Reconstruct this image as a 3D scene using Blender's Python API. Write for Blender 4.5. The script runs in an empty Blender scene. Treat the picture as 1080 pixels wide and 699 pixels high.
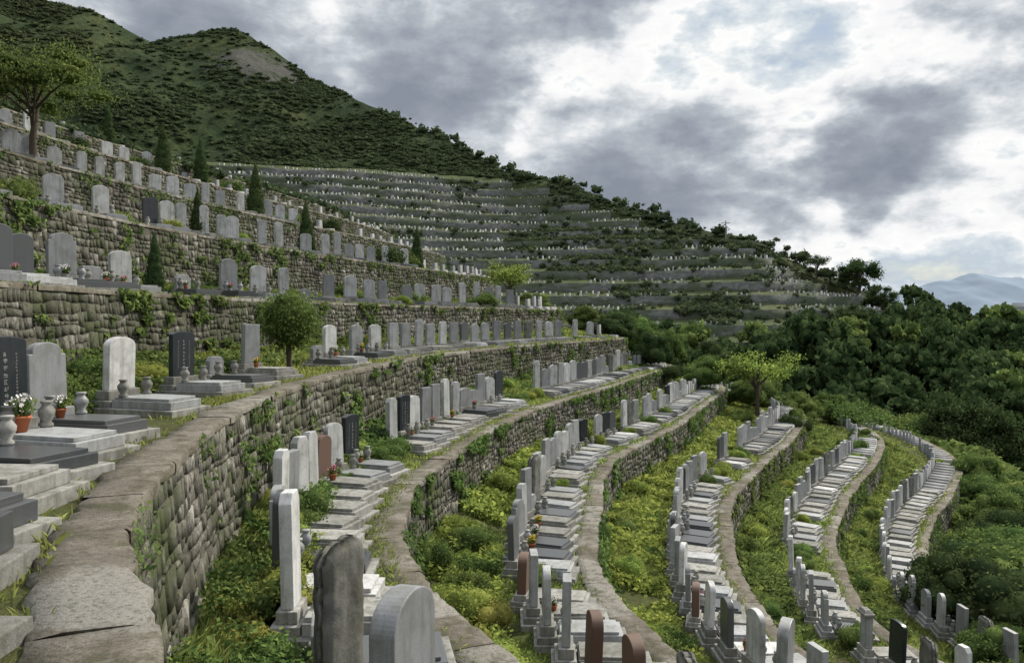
import bpy, bmesh, math, random
import numpy as np
from mathutils import Vector
rng = np.random.default_rng(11); random.seed(11)
scene = bpy.context.scene
col = scene.collection
F_PX = 840.0
HZ = 335.0

# ------------------------------------------------------------------ utils
def npmesh(name, V, F, mat=None, smooth=False):
    V = np.asarray(V, dtype=np.float32).reshape(-1, 3); F = np.asarray(F, dtype=np.int32)
    k = F.shape[1]; me = bpy.data.meshes.new(name)
    me.vertices.add(len(V)); me.vertices.foreach_set('co', V.ravel())
    me.loops.add(F.size); me.loops.foreach_set('vertex_index', F.ravel())
    me.polygons.add(len(F)); me.polygons.foreach_set('loop_start', np.arange(0, F.size, k, dtype=np.int32))
    me.update(calc_edges=True); me.validate()
    if smooth: me.polygons.foreach_set('use_smooth', np.ones(len(me.polygons), dtype=bool))
    if mat: me.materials.append(mat)
    return me
def link(name, me, parent=None, loc=None, rot=None, scale=None):
    o = bpy.data.objects.new(name, me); col.objects.link(o)
    if parent: o.parent = parent
    if loc is not None: o.location = loc
    if rot is not None: o.rotation_euler = rot
    if scale is not None: o.scale = scale
    return o
def tag(o, label, cat, group=None, kind=None):
    if label: o['label'] = label
    if cat: o['category'] = cat
    if group: o['group'] = group
    if kind: o['kind'] = kind
    return o
TAB = np.random.default_rng(3).random((256, 256))
def vnoise(x, y):
    x = np.asarray(x, float); y = np.asarray(y, float)
    xi = np.floor(x).astype(int); yi = np.floor(y).astype(int)
    fx = x-xi; fy = y-yi; fx = fx*fx*(3-2*fx); fy = fy*fy*(3-2*fy)
    a = TAB[xi & 255, yi & 255]; b = TAB[(xi+1) & 255, yi & 255]
    c = TAB[xi & 255, (yi+1) & 255]; d = TAB[(xi+1) & 255, (yi+1) & 255]
    return (a*(1-fx)+b*fx)*(1-fy)+(c*(1-fx)+d*fx)*fy*1.0
def fbm(x, y, o=4):
    s = 0; a = .5
    for i in range(o):
        s = s+a*(vnoise(x*2**i+i*17.3, y*2**i+i*9.1)-.5)*2; a *= .5
    return s
def proj(p):
    if p[1] < .5: return (-9999, -9999)
    return (540+F_PX*p[0]/p[1], HZ-F_PX*p[2]/p[1])
ONES = ['', 'first', 'second', 'third', 'fourth', 'fifth', 'sixth', 'seventh', 'eighth', 'ninth', 'tenth', 'eleventh', 'twelfth', 'thirteenth', 'fourteenth', 'fifteenth', 'sixteenth', 'seventeenth', 'eighteenth', 'nineteenth']
TENS = ['', '', 'twenty', 'thirty', 'forty', 'fifty', 'sixty', 'seventy', 'eighty', 'ninety']
TENTH = ['', '', 'twentieth', 'thirtieth', 'fortieth', 'fiftieth', 'sixtieth', 'seventieth', 'eightieth', 'ninetieth']
def ordw(n):
    if n < 20: return ONES[n]
    if n % 10 == 0: return TENTH[n//10]
    return TENS[n//10]+'-'+ONES[n % 10]

# ------------------------------------------------------------------ materials
def newmat(name):
    m = bpy.data.materials.new(name); m.use_nodes = True
    nt = m.node_tree; nt.nodes.clear()
    return m, nt
def ramp(nt, fac, stops):
    r = nt.nodes.new('ShaderNodeValToRGB'); e = r.color_ramp.elements
    while len(e) > 1: e.remove(e[-1])
    e[0].position = stops[0][0]; e[0].color = (*stops[0][1], 1)
    for p, c in stops[1:]:
        q = e.new(p); q.color = (*c, 1)
    nt.links.new(fac, r.inputs[0]); return r.outputs[0]
def noise(nt, scale, detail=5, rough=.6, vec=None, dist=0):
    n = nt.nodes.new('ShaderNodeTexNoise'); n.inputs['Scale'].default_value = scale
    n.inputs['Detail'].default_value = detail; n.inputs['Roughness'].default_value = rough; n.inputs['Distortion'].default_value = dist
    if vec is not None: nt.links.new(vec, n.inputs['Vector'])
    return n.outputs['Fac']
def mixc(nt, fac, a, b, mode='MIX'):
    m = nt.nodes.new('ShaderNodeMix'); m.data_type = 'RGBA'; m.blend_type = mode
    for s, v in ((0, fac), (6, a), (7, b)):
        if hasattr(v, 'links'): nt.links.new(v, m.inputs[s])
        elif isinstance(v, (int, float)): m.inputs[s].default_value = v
        else: m.inputs[s].default_value = (*v, 1)
    return m.outputs[2]
def mth(nt, op, a, b=None, c=None, clamp=False):
    m = nt.nodes.new('ShaderNodeMath'); m.operation = op; m.use_clamp = clamp
    for i, v in enumerate((a, b, c)):
        if v is None: continue
        if hasattr(v, 'links'): nt.links.new(v, m.inputs[i])
        else: m.inputs[i].default_value = v
    return m.outputs[0]
def finish(nt, color, rough=.8, bump=None, bstr=.4, bdist=.02, spec=.3):
    b = nt.nodes.new('ShaderNodeBsdfPrincipled'); o = nt.nodes.new('ShaderNodeOutputMaterial')
    if hasattr(color, 'links'): nt.links.new(color, b.inputs['Base Color'])
    else: b.inputs['Base Color'].default_value = (*color, 1)
    if hasattr(rough, 'links'): nt.links.new(rough, b.inputs['Roughness'])
    else: b.inputs['Roughness'].default_value = rough
    b.inputs['Specular IOR Level'].default_value = spec
    if bump is not None:
        bn = nt.nodes.new('ShaderNodeBump'); bn.inputs['Strength'].default_value = bstr; bn.inputs['Distance'].default_value = bdist
        nt.links.new(bump, bn.inputs['Height']); nt.links.new(bn.outputs[0], b.inputs['Normal'])
    nt.links.new(b.outputs[0], o.inputs[0])
def objpos(nt):
    g = nt.nodes.new('ShaderNodeNewGeometry'); return g.outputs['Position']

def granite(name, c0, c1, rough, streak=.5, spec=.4, bd=.012):
    m, nt = newmat(name)
    tc = nt.nodes.new('ShaderNodeTexCoord').outputs['Object']; pos = objpos(nt)
    sp = noise(nt, 90, 3, .7, tc); big = noise(nt, 2.6, 7, .7, pos)
    oi = nt.nodes.new('ShaderNodeObjectInfo').outputs['Random']
    base = ramp(nt, oi, [(0, c0), (1, c1)])
    base = mixc(nt, ramp(nt, sp, [(.4, (0, 0, 0)), (.62, (.35, .35, .35))]), base, tuple(x*.45 for x in c0))
    dirt = ramp(nt, big, [(.45, (0, 0, 0)), (.68, (streak,)*3)])
    base = mixc(nt, dirt, base, (.075, .072, .052))
    mp = nt.nodes.new('ShaderNodeMapping'); mp.inputs['Scale'].default_value = (9, 9, .7); nt.links.new(pos, mp.inputs[0])
    st = noise(nt, 1.0, 5, .65, mp.outputs[0])
    base = mixc(nt, ramp(nt, st, [(.47, (0, 0, 0)), (.68, (streak*.95,)*3)]), base, (.085, .085, .07))
    finish(nt, base, rough, big, .3 if bd < .02 else .9, bd, spec); return m
G_LIGHT = granite('light_granite', (.34, .35, .355), (.56, .565, .56), .55)
G_MID = granite('grey_granite', (.19, .2, .21), (.34, .35, .355), .5)
G_DARK = granite('dark_granite', (.045, .05, .057), (.1, .105, .11), .3, .25, .5)
G_BLACK = granite('black_granite', (.014, .018, .024), (.035, .04, .047), .22, .15, .5)
G_BROWN = granite('reddish_brown_stone', (.09, .045, .032), (.13, .075, .055), .7, .3)
G_ROUGH = granite('rough_weathered_stone', (.14, .14, .128), (.2, .2, .185), .95, .85, .1, .03)
CONC = granite('weathered_concrete', (.2, .2, .187), (.35, .345, .325), .85, .75, .2)

def wallmat():
    m, nt = newmat('rubble_stone'); g = nt.nodes.new('ShaderNodeNewGeometry'); pos = g.outputs['Position']
    c = ramp(nt, g.outputs['Random Per Island'], [(0, (.065, .062, .052)), (.3, (.12, .114, .098)), (.6, (.175, .165, .145)), (.85, (.24, .228, .205)), (1, (.35, .34, .31))])
    n1 = noise(nt, 7, 7, .75, pos); n2 = noise(nt, .55, 6, .75, pos); n4 = noise(nt, 28, 4, .75, pos)
    c = mixc(nt, ramp(nt, n1, [(.4, (.85,)*3), (.58, (0, 0, 0))]), c, (.05, .047, .036))
    c = mixc(nt, ramp(nt, n4, [(.5, (0, 0, 0)), (.7, (.45,)*3)]), c, (.28, .275, .25))
    c = mixc(nt, ramp(nt, n2, [(.43, (0, 0, 0)), (.6, (.88,)*3)]), c, (.048, .06, .025))
    mp = nt.nodes.new('ShaderNodeMapping'); mp.inputs['Scale'].default_value = (1.6, 1.6, .3); nt.links.new(pos, mp.inputs[0])
    st = noise(nt, 1.0, 6, .65, mp.outputs[0]); c = mixc(nt, ramp(nt, st, [(.46, (0, 0, 0)), (.66, (.85,)*3)]), c, (.036, .034, .027))
    finish(nt, c, .95, n1, .9, .03, .08); return m
WALL = wallmat()
def backmat():
    m, nt = newmat('dark_mortar'); pos = objpos(nt); n1 = noise(nt, 5, 6, .7, pos)
    finish(nt, ramp(nt, n1, [(.3, (.035, .032, .025)), (.7, (.09, .085, .07))]), .95, n1, .8, .05, .1); return m
MORTAR = backmat()
def farwall():
    m, nt = newmat('distant_masonry'); g = nt.nodes.new('ShaderNodeNewGeometry'); pos = g.outputs['Position']
    mp = nt.nodes.new('ShaderNodeMapping'); mp.inputs['Scale'].default_value = (1, 1, 1.6); nt.links.new(pos, mp.inputs[0])
    v = nt.nodes.new('ShaderNodeTexVoronoi'); v.inputs['Scale'].default_value = 1.1; nt.links.new(mp.outputs[0], v.inputs['Vector'])
    sep = nt.nodes.new('ShaderNodeSeparateColor'); nt.links.new(v.outputs['Color'], sep.inputs[0])
    c = ramp(nt, sep.outputs[0], [(0, (.08, .087, .085)), (1, (.155, .16, .153))])  # stone greys cooled slightly, distance haze put into the colour
    mp2 = nt.nodes.new('ShaderNodeMapping'); mp2.inputs['Scale'].default_value = (.06, .06, .22); nt.links.new(pos, mp2.inputs[0])
    n2 = noise(nt, 1, 6, .7, mp2.outputs[0]); c = mixc(nt, ramp(nt, n2, [(.42, (0, 0, 0)), (.56, (.85,)*3)]), c, (.05, .066, .035))
    finish(nt, c, .95, v.outputs['Distance'], .4, .1, .1); return m
FARWALL = farwall()
def pathmat():
    m, nt = newmat('worn_path_concrete'); g = nt.nodes.new('ShaderNodeNewGeometry'); pos = g.outputs['Position']
    n1 = noise(nt, 1.3, 8, .75, pos, .6); n2 = noise(nt, 30, 5, .75, pos); n3 = noise(nt, 2.4, 8, .75, pos, .3); n5 = noise(nt, .5, 4, .6, pos)
    c = ramp(nt, n1, [(.32, (.08, .068, .052)), (.48, (.13, .115, .094)), (.6, (.18, .165, .14)), (.72, (.24, .225, .2))])
    c = mixc(nt, ramp(nt, g.outputs['Random Per Island'], [(0, (0, 0, 0)), (.72, (.08,)*3), (.8, (.5,)*3), (1, (.7,)*3)]), c, (.27, .262, .24))
    c = mixc(nt, ramp(nt, n3, [(.48, (0, 0, 0)), (.59, (.8,)*3)]), c, (.06, .06, .034))
    c = mixc(nt, ramp(nt, n5, [(.5, (0, 0, 0)), (.64, (.45,)*3)]), c, (.065, .057, .043))
    d = nt.nodes.new('ShaderNodeVectorMath'); d.operation = 'DISTANCE'; nt.links.new(pos, d.inputs[0]); d.inputs[1].default_value = (-2.35, 4.75, -1.65)
    pk = mth(nt, 'ADD', mth(nt, 'MULTIPLY', d.outputs['Value'], -1.1), mth(nt, 'MULTIPLY_ADD', n3, 1.6, -.02))
    c = mixc(nt, ramp(nt, pk, [(.02, (0, 0, 0)), (.2, (.6,)*3)]), c, (.27, .265, .245))
    c = mixc(nt, ramp(nt, n2, [(.36, (.7,)*3), (.52, (0, 0, 0))]), c, (.055, .05, .04))
    finish(nt, c, .95, n2, .9, .02, .1); return m
PATH = pathmat()
def groundmat(name, a, b, c3, s=1.2, bd=.08):
    m, nt = newmat(name); pos = objpos(nt)
    n1 = noise(nt, s, 7, .7, pos, .3); n2 = noise(nt, s*12, 5, .7, pos)
    c = ramp(nt, n1, [(.3, a), (.52, b), (.72, c3)])
    c = mixc(nt, ramp(nt, n2, [(.35, (.6,)*3), (.6, (0, 0, 0))]), c, tuple(x*.4 for x in a))
    finish(nt, c, .95, n2, .9, bd, .1); return m
SOIL = groundmat('mossy_soil', (.055, .046, .027), (.075, .088, .03), (.11, .13, .038))
SLOPE = groundmat('scrubby_slope', (.03, .046, .018), (.052, .076, .025), (.09, .108, .038), .12, .5)
TREAD = groundmat('terrace_turf', (.04, .055, .026), (.075, .095, .04), (.12, .135, .062), .15, .5)
def mountmat():
    m, nt = newmat('mountain_scrub'); g = nt.nodes.new('ShaderNodeNewGeometry'); pos = g.outputs['Position']
    n1 = noise(nt, .022, 9, .7, pos, .6); n2 = noise(nt, .35, 7, .8, pos); n3 = noise(nt, .09, 8, .78, pos)
    c = ramp(nt, n1, [(.35, (.028, .043, .022)), (.5, (.046, .067, .029)), (.6, (.075, .093, .038)), (.72, (.105, .112, .05))])
    c = mixc(nt, ramp(nt, n2, [(.42, (.75,)*3), (.56, (0, 0, 0))]), c, (.024, .036, .019))
    d = nt.nodes.new('ShaderNodeVectorMath'); d.operation = 'DISTANCE'; nt.links.new(pos, d.inputs[0]); d.inputs[1].default_value = (-122, 388, 112)
    k = mth(nt, 'MULTIPLY_ADD', d.outputs['Value'], -.022, .9); k = mth(nt, 'MAXIMUM', k, .0); k = mth(nt, 'ADD', mth(nt, 'MULTIPLY', k, .5), n3)
    c = mixc(nt, ramp(nt, k, [(.68, (0, 0, 0)), (.78, (.85,)*3)]), c, mixc(nt, n2, (.05, .05, .048), (.17, .165, .155)))
    finish(nt, c, .95, n2, 1, 2.0, .05); return m
MOUNT = mountmat()
def flat(name, c, rough=.8, spec=.2):
    m, nt = newmat(name); pos = objpos(nt); n = noise(nt, 6, 4, .6, pos)
    finish(nt, mixc(nt, n, tuple(x*.75 for x in c), tuple(min(1, x*1.2) for x in c)), rough, n, .2, .01, spec); return m
def leafmat(name, d, mdl, l, tr=.3):
    m, nt = newmat(name); g = nt.nodes.new('ShaderNodeNewGeometry')
    oi = nt.nodes.new('ShaderNodeObjectInfo').outputs['Random']
    c = ramp(nt, g.outputs['Random Per Island'], [(0, d), (.55, mdl), (1, l)])
    n = noise(nt, .35, 2, .6, g.outputs['Position'])
    hs = nt.nodes.new('ShaderNodeHueSaturation'); nt.links.new(c, hs.inputs['Color'])
    nt.links.new(mth(nt, 'MULTIPLY_ADD', oi, .03, .486), hs.inputs['Hue']); hs.inputs['Saturation'].default_value = .93
    nt.links.new(mth(nt, 'MULTIPLY_ADD', n, 1.6, .5), hs.inputs['Value'])
    df = nt.nodes.new('ShaderNodeBsdfDiffuse'); t = nt.nodes.new('ShaderNodeBsdfTranslucent'); mx = nt.nodes.new('ShaderNodeMixShader'); o = nt.nodes.new('ShaderNodeOutputMaterial')
    nt.links.new(hs.outputs[0], df.inputs[0]); nt.links.new(hs.outputs[0], t.inputs[0]); mx.inputs[0].default_value = tr
    nt.links.new(df.outputs[0], mx.inputs[1]); nt.links.new(t.outputs[0], mx.inputs[2]); nt.links.new(mx.outputs[0], o.inputs[0]); return m
L_BRIGHT = leafmat('bright_leaves', (.085, .12, .024), (.155, .205, .038), (.29, .34, .065), .48)
L_GRASS = leafmat('grass_blades', (.085, .112, .026), (.15, .19, .042), (.29, .32, .085), .48)
L_MID = leafmat('green_leaves', (.04, .068, .019), (.08, .124, .031), (.15, .195, .05), .4)
L_DARK = leafmat('dark_leaves', (.018, .032, .013), (.037, .058, .02), (.076, .103, .036), .3)
L_YEL = leafmat('yellowish_leaves', (.1, .125, .024), (.19, .2, .038), (.3, .29, .07), .45)
L_FAR = leafmat('distant_scrub_leaves', (.03, .044, .024), (.05, .069, .032), (.086, .105, .048), .25)  # greens shifted bluish, slight distance haze painted into the leaf colour
BARK = flat('bark', (.07, .056, .042), .95)
TERRA = flat('terracotta', (.36, .12, .055), .8)
PETAL_W = flat('white_petals', (.7, .68, .66), .7)
PETAL_P = flat('pink_petals', (.6, .2, .3), .7)
PETAL_Y = flat('yellow_petals', (.7, .5, .05), .7)
GILT = flat('faded_white_lettering', (.2, .2, .185), .6)

# ------------------------------------------------------------------ leaf builders
def unit(v): return v/np.maximum(np.linalg.norm(v, axis=-1, keepdims=True), 1e-9)
def sphere_np(nr, ns):
    th = np.linspace(.01, math.pi-.01, nr+1); ph = np.linspace(0, 2*math.pi, ns, endpoint=False)
    V = np.array([[math.sin(t)*math.cos(p), math.sin(t)*math.sin(p), math.cos(t)] for t in th for p in ph])
    F = [[i*ns+j, i*ns+(j+1) % ns, (i+1)*ns+(j+1) % ns, (i+1)*ns+j] for i in range(nr) for j in range(ns)]
    return V, np.array(F)
def leaf_arrays(n, size, blobs, seed, asp=.5, core=.62, shell=.35, up=0.):
    r = np.random.default_rng(seed); B = np.array(blobs, float)
    w = (B[:, 3]*B[:, 4]*B[:, 5])**(2/3); idx = r.choice(len(B), n, p=w/w.sum())
    d = unit(r.normal(size=(n, 3))); rad = r.random(n)**shell
    bump = 1+.18*np.sin(d[:, 0]*7+idx)*np.cos(d[:, 1]*6+d[:, 2]*5+idx*2)
    P = B[idx, :3]+d*B[idx, 3:6]*(rad*bump)[:, None]
    nn = unit(d+r.normal(size=(n, 3))*.75); t = unit(np.cross(nn, r.normal(size=(n, 3)))); t[:, 2] += up; t = unit(t); b = unit(np.cross(nn, t))
    s = size*(.6+.8*r.random(n))[:, None]
    V = np.stack([P-t*s*.5, P+b*s*.5*asp, P+t*s*.5, P-b*s*.5*asp], 1).reshape(-1, 3)
    F = np.arange(4*n).reshape(-1, 4)
    if core > 0:
        for bl in blobs:
            a, c = sphere_np(6, 8); vv = a*np.array(bl[3:6])*core+np.array(bl[:3]); F = np.vstack([F, c+len(V)]); V = np.vstack([V, vv])
    return V, F
def tube_np(pts, rads, ns=7):
    V = []; F = []; pts = [np.array(p, float) for p in pts]
    for i, p in enumerate(pts):
        t = pts[min(i+1, len(pts)-1)]-pts[max(i-1, 0)]; t /= np.linalg.norm(t)
        a = np.cross(t, [0.3, 1, .1]); a /= np.linalg.norm(a); b = np.cross(t, a)
        for k in range(ns):
            an = 2*math.pi*k/ns; V.append(p+(a*math.cos(an)+b*math.sin(an))*rads[i])
    for i in range(len(pts)-1):
        for k in range(ns): F.append([i*ns+k, i*ns+(k+1) % ns, (i+1)*ns+(k+1) % ns, (i+1)*ns+k])
    return np.array(V), np.array(F)
def cat(parts):
    V = []; F = []; o = 0
    for v, f in parts: V.append(v); F.append(f+o); o += len(v)
    return np.vstack(V), np.vstack(F)
def lathe_np(prof, ns=14):
    V = [[r*math.cos(2*math.pi*k/ns), r*math.sin(2*math.pi*k/ns), z] for r, z in prof for k in range(ns)]
    F = [[i*ns+k, i*ns+(k+1) % ns, (i+1)*ns+(k+1) % ns, (i+1)*ns+k] for i in range(len(prof)-1) for k in range(ns)]
    return np.array(V), np.array(F)
def stamp(Vp, Fp, pos, sc, rot):
    n = len(pos); c = np.cos(rot)[:, None]; s = np.sin(rot)[:, None]
    sc = np.asarray(sc); sc = sc[:, None]*np.ones((1, 3)) if sc.ndim == 1 else sc
    x = Vp[None, :, 0]*sc[:, 0:1]; y = Vp[None, :, 1]*sc[:, 1:2]; z = Vp[None, :, 2]*sc[:, 2:3]
    W = np.stack([x*c-y*s+pos[:, 0:1], x*s+y*c+pos[:, 1:2], z+pos[:, 2:3]], 2)
    F = Fp[None]+(np.arange(n)*len(Vp))[:, None, None]
    return W.reshape(-1, 3), F.reshape(-1, Fp.shape[1])

# ------------------------------------------------------------------ terrace curves (13 rays, outer edge of each level)
LV = [
 ('U5', 13.2, [(-26,-14),(-28,-5),(-30,1),(-31.5,8),(-32.8,18),(-33.5,29),(-33,42),(-31.2,56),(-28.2,71),(-24.5,86),(-22,100),(-24,112),(-35,124)]),
 ('U4', 10.0, [(-20,-14),(-22,-5),(-23.5,1),(-25,7),(-26.3,16),(-27,26),(-26.5,38),(-24.8,50),(-21.8,64),(-18,78),(-15,92),(-16,104),(-27,116)]),
 ('U3', 6.8, [(-14.5,-14),(-16,-5),(-17.5,1),(-19,7),(-20.2,15),(-21,23),(-20.6,34),(-18.8,45),(-15.5,58),(-11.5,71),(-8,84),(-9,96),(-20,108)]),
 ('U2', 3.7, [(-9,-14),(-10.5,-5),(-12,1.5),(-13.4,7),(-14.6,14),(-15.3,21),(-15,30),(-13.2,40),(-9.5,53),(-5,66),(-1.5,77),(-3,88),(-14,100)]),
 ('U1', .65, [(-3.5,-12),(-5,-4),(-6.8,2.5),(-8.2,7),(-9.4,13),(-10.1,19),(-9.9,26),(-8.2,36.5),(-4.2,49),(1.2,61),(4.5,70),(2,80),(-9,93)]),
 ('A', -1.7, [(2.3,-10),(.3,-2),(-1.86,3.9),(-3.35,7),(-4.6,12.4),(-5.2,18),(-5.1,24),(-3.4,35),(.5,47),(6,58),(9.5,66),(7.5,77),(-4,90)]),
 ('B', -4.2, [(8,-8),(5,0.3),(2.6,5.6),(.4,8.9),(-1.6,13.2),(-2.4,18),(-1.6,25),(1,36),(5.5,46.5),(10.5,60),(14,69),(12.5,82),(2,98)]),
 ('C', -6.3, [(14,-5),(10.5,2.5),(7.5,8.5),(4.6,12),(2.9,15.2),(2.2,19.5),(2.9,26),(4.4,34.5),(9.6,46),(15,60),(19.5,73),(18.5,88),(8,106)]),
 ('D', -8.4, [(20,-2),(16,6),(12.5,12),(9.4,15.5),(7.8,18.5),(7.2,22),(7.9,28),(10.2,36.5),(15,46.5),(21,58),(26,72),(26,90),(14,112)]),
 ('E', -10.4, [(26,2),(21.5,10),(18,16),(15,19.5),(13.2,23),(12.4,26.5),(13.2,31),(15.7,38.5),(20.5,47.5),(26.5,57.5),(33,72),(34,92),(21,118)]),
 ('F', -12.4, [(33,6),(28,14),(24.5,20.5),(21.5,24),(19.6,27.5),(18.8,31),(19.4,35.5),(22,42),(26.5,49.5),(32.5,58),(39.5,71),(42,94),(28,124)]),
 ('G', -14.8, [(40,10),(35,18),(31,25),(28,29),(26.5,32.5),(26,36),(26.5,40.5),(29,46),(33,52.5),(39,60),(46,72),(50,96),(35,130)]),
]
SEG = 24
def catmull(P):
    P = np.array(P, float); P = np.vstack([2*P[0]-P[1], P, 2*P[-1]-P[-2]]); out = []
    for i in range(1, len(P)-2):
        for j in range(SEG):
            t = j/SEG; a, b, c, d = P[i-1:i+3]
            out.append(.5*((2*b)+(c-a)*t+(2*a-5*b+4*c-d)*t*t+(-a+3*b-3*c+d)*t**3))
    out.append(P[-2]); return np.array(out)
EDGE = {}; Z = {}; NRM = {}; TAN = {}
def normals(C):
    T = unit(np.gradient(C, axis=0)); return T, np.stack([T[:, 1], -T[:, 0]], 1)
for i, (k, z, P) in enumerate(LV):
    C = catmull(P); T, n = normals(C)
    for _ in range(30): C[1:-1] = (C[:-2]+2*C[1:-1]+C[2:])/4
    wob = fbm(np.arange(len(C))/9.+i*13, np.zeros(len(C))+i, 3)*.13
    C = C+n*wob[:, None]; T, n = normals(C)
    EDGE[k] = C; Z[k] = z; TAN[k] = T; NRM[k] = n
def smooth_off(k, d, it=60):
    C = EDGE[k]+NRM[k]*d
    for _ in range(it): C[1:-1] = (C[:-2]+2*C[1:-1]+C[2:])/4
    return C
EX = {'U6': smooth_off('U5', -14), 'U7': smooth_off('U5', -46), 'H': smooth_off('G', 24, 200), 'I': smooth_off('G', 58, 600)}
names = [l[0] for l in LV]
NICE = {'U5': 'topmost upper left terrace', 'U4': 'second highest left terrace', 'U3': 'third highest left terrace', 'U2': 'fourth highest left terrace',
        'U1': 'terrace just above left path', 'A': 'near left path terrace', 'B': 'first terrace below rubble wall', 'C': 'second terrace below rubble wall',
        'D': 'third terrace below rubble wall', 'E': 'fourth terrace below rubble wall', 'F': 'rightmost lowest terrace', 'G': 'wooded slope'}
def sheet(name, rows, mat, smooth=True):
    G = np.stack(rows, 0); a, b = G.shape[:2]
    I = np.arange(a*b).reshape(a, b)
    F = np.stack([I[:-1, :-1], I[:-1, 1:], I[1:, 1:], I[1:, :-1]], -1).reshape(-1, 4)
    return npmesh(name, G.reshape(-1, 3), F, mat, smooth), G
STRIP = {}
def withz(C, z): return np.column_stack([C, np.full(len(C), z) if np.isscalar(z) else z])
for i, k in enumerate(names):
    P = EDGE[k]
    if i == 0: continue
    Q = EDGE[names[i-1]]; rows = []
    for f in (0, .1, .2, .3, .4, .5, .6, .7, .8, .9, 1):
        C = P*(1-f)+Q*f
        m = max(0, (f-.6)/.4); n = fbm(C[:, 0]*1.3, C[:, 1]*1.3, 3)
        z = Z[k]+(.035*n if 0 < f < .6 else 0)+m*(.5+.35*n)
        rows.append(withz(C, z))
    me, G = sheet('terrace_ground', rows, SOIL); o = link('terrace_ground', me); o['kind'] = 'structure'; STRIP[k] = G
def slope(name, C0, z0, C1, z1, n, amp, mat):
    rows = []
    for j in range(n+1):
        f = j/n; C = C0*(1-f)+C1*f
        rows.append(withz(C, z0*(1-f)+z1*f+amp*fbm(C[:, 0]/9, C[:, 1]/9, 4)*math.sin(math.pi*min(1, max(.0, f))*.5)))
    me, G = sheet(name, rows, mat); o = link(name, me); o['kind'] = 'structure'; return G
G_U6 = slope('upper_slope', EDGE['U5'], Z['U5'], EX['U6'], 16.5, 12, .8, SLOPE)
G_U7 = slope('upper_slope', G_U6[-1][:, :2], G_U6[-1][:, 2], EX['U7'], 21., 12, 2.0, SLOPE)
G_H = slope('lower_slope', EDGE['G'], Z['G'], EX['H'], -30., 12, 1.5, SLOPE)
G_I = slope('lower_slope', G_H[-1][:, :2], G_H[-1][:, 2], EX['I'], -50., 12, 2., SLOPE)

# ------------------------------------------------------------------ rubble walls
def arclen(C): return np.concatenate([[0], np.cumsum(np.linalg.norm(np.diff(C, axis=0), axis=1))])
def build_wall(k, zlow):
    C = EDGE[k]; n = NRM[k]; S = arclen(C); L = S[-1]; zt = Z[k]-.06; zb = zlow-.25
    bat = .09
    def pt(s, z, out):
        x = np.interp(s, S, C[:, 0]); y = np.interp(s, S, C[:, 1]); nx = np.interp(s, S, n[:, 0]); ny = np.interp(s, S, n[:, 1])
        d = (zt-z)*bat+out
        return np.array([x+nx*d, y+ny*d, z])
    V = []; Fq = []
    z = zb; r = random.Random(names.index(k)*7+5)
    near = k in ('A', 'U1', 'B', 'U2')
    def zz(ci, s): return math.sin(s*1.7+ci*2.1)*.04+math.sin(s*.6+ci)*.045+math.sin(s*4.3+ci*5)*.025
    hts = []
    while z < zt-.05:
        h = r.uniform(.11, .24) if near else r.uniform(.16, .28)
        if z+h > zt-.12: h = zt-z
        hts.append((z, h)); z += h
    nc = len(hts); blocked = [[] for _ in range(nc+1)]
    for ci, (z0, h) in enumerate(hts):
        s = r.uniform(0, .3)
        bi = 0
        while s < L-.6:
            while bi < len(blocked[ci]) and blocked[ci][bi][1] <= s+.01: bi += 1
            lim = L
            if bi < len(blocked[ci]):
                b0_, b1_ = blocked[ci][bi]
                if s >= b0_-.1: s = b1_; bi += 1; continue
                lim = b0_
            l = r.choice((r.uniform(.12, .26), r.uniform(.22, .5))) if near else r.uniform(.22, .52)
            if s+l > lim-.09: l = lim-s
            tall = ci < nc-1 and r.random() < .22 and l > .2
            last = ci == nc-1 or (tall and ci+1 == nc-1); top = ci+2 if tall else ci+1
            hh = h+(hts[ci+1][1] if tall else 0)
            if tall: blocked[ci+1].append((s, s+l))
            g = .006; j = lambda: r.uniform(-.022, .022)
            a0, a1 = s+g, s+l-g
            b0 = z0+g+(zz(ci, s) if ci else 0); b1 = z0+g+(zz(ci, s+l) if ci else 0)
            t0 = z0+hh-g+(0 if last else zz(top, s)); t1 = z0+hh-g+(0 if last else zz(top, s+l))
            q = [(a0+j(), b0+j()*.6), (a1+j(), b1+j()*.6), (a1+j(), t1+j()*.6), (a0+j(), t0+j()*.6)]
            out = r.uniform(.004, .032); c = r.uniform(.005, .012)
            mx = sum(p[0] for p in q)/4; mz = sum(p[1] for p in q)/4
            o = len(V)
            for (ss, z_) in q: V.append(pt(ss, z_, -.02))
            for (ss, z_) in q:
                f = 1-c*2/max(l, .2); V.append(pt(mx+(ss-mx)*f, mz+(z_-mz)*(1-c*2/hh), out+r.uniform(-.011, .011)))
            Fq += [[o, o+1, o+5, o+4], [o+1, o+2, o+6, o+5], [o+2, o+3, o+7, o+6], [o+3, o, o+4, o+7], [o+4, o+5, o+6, o+7]]
            s += l
    me = npmesh('stone_facing', V, Fq, WALL)
    bk = [withz(C+n*((zt-zb)*bat), zb), withz(C+n*0.0, zt), withz(C-n*.4, zt), withz(C-n*.4, zb)]
    me2, _ = sheet('backing', bk, MORTAR)
    root = bpy.data.objects.new('retaining_wall', None); col.objects.link(root); root.location = (*C[60], zb)
    a = link('stone_facing', me, root); b = link('mortar_backing', me2, root)
    for q in (a, b): q.location = (-root.location[0], -root.location[1], -root.location[2])
    return root
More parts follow.
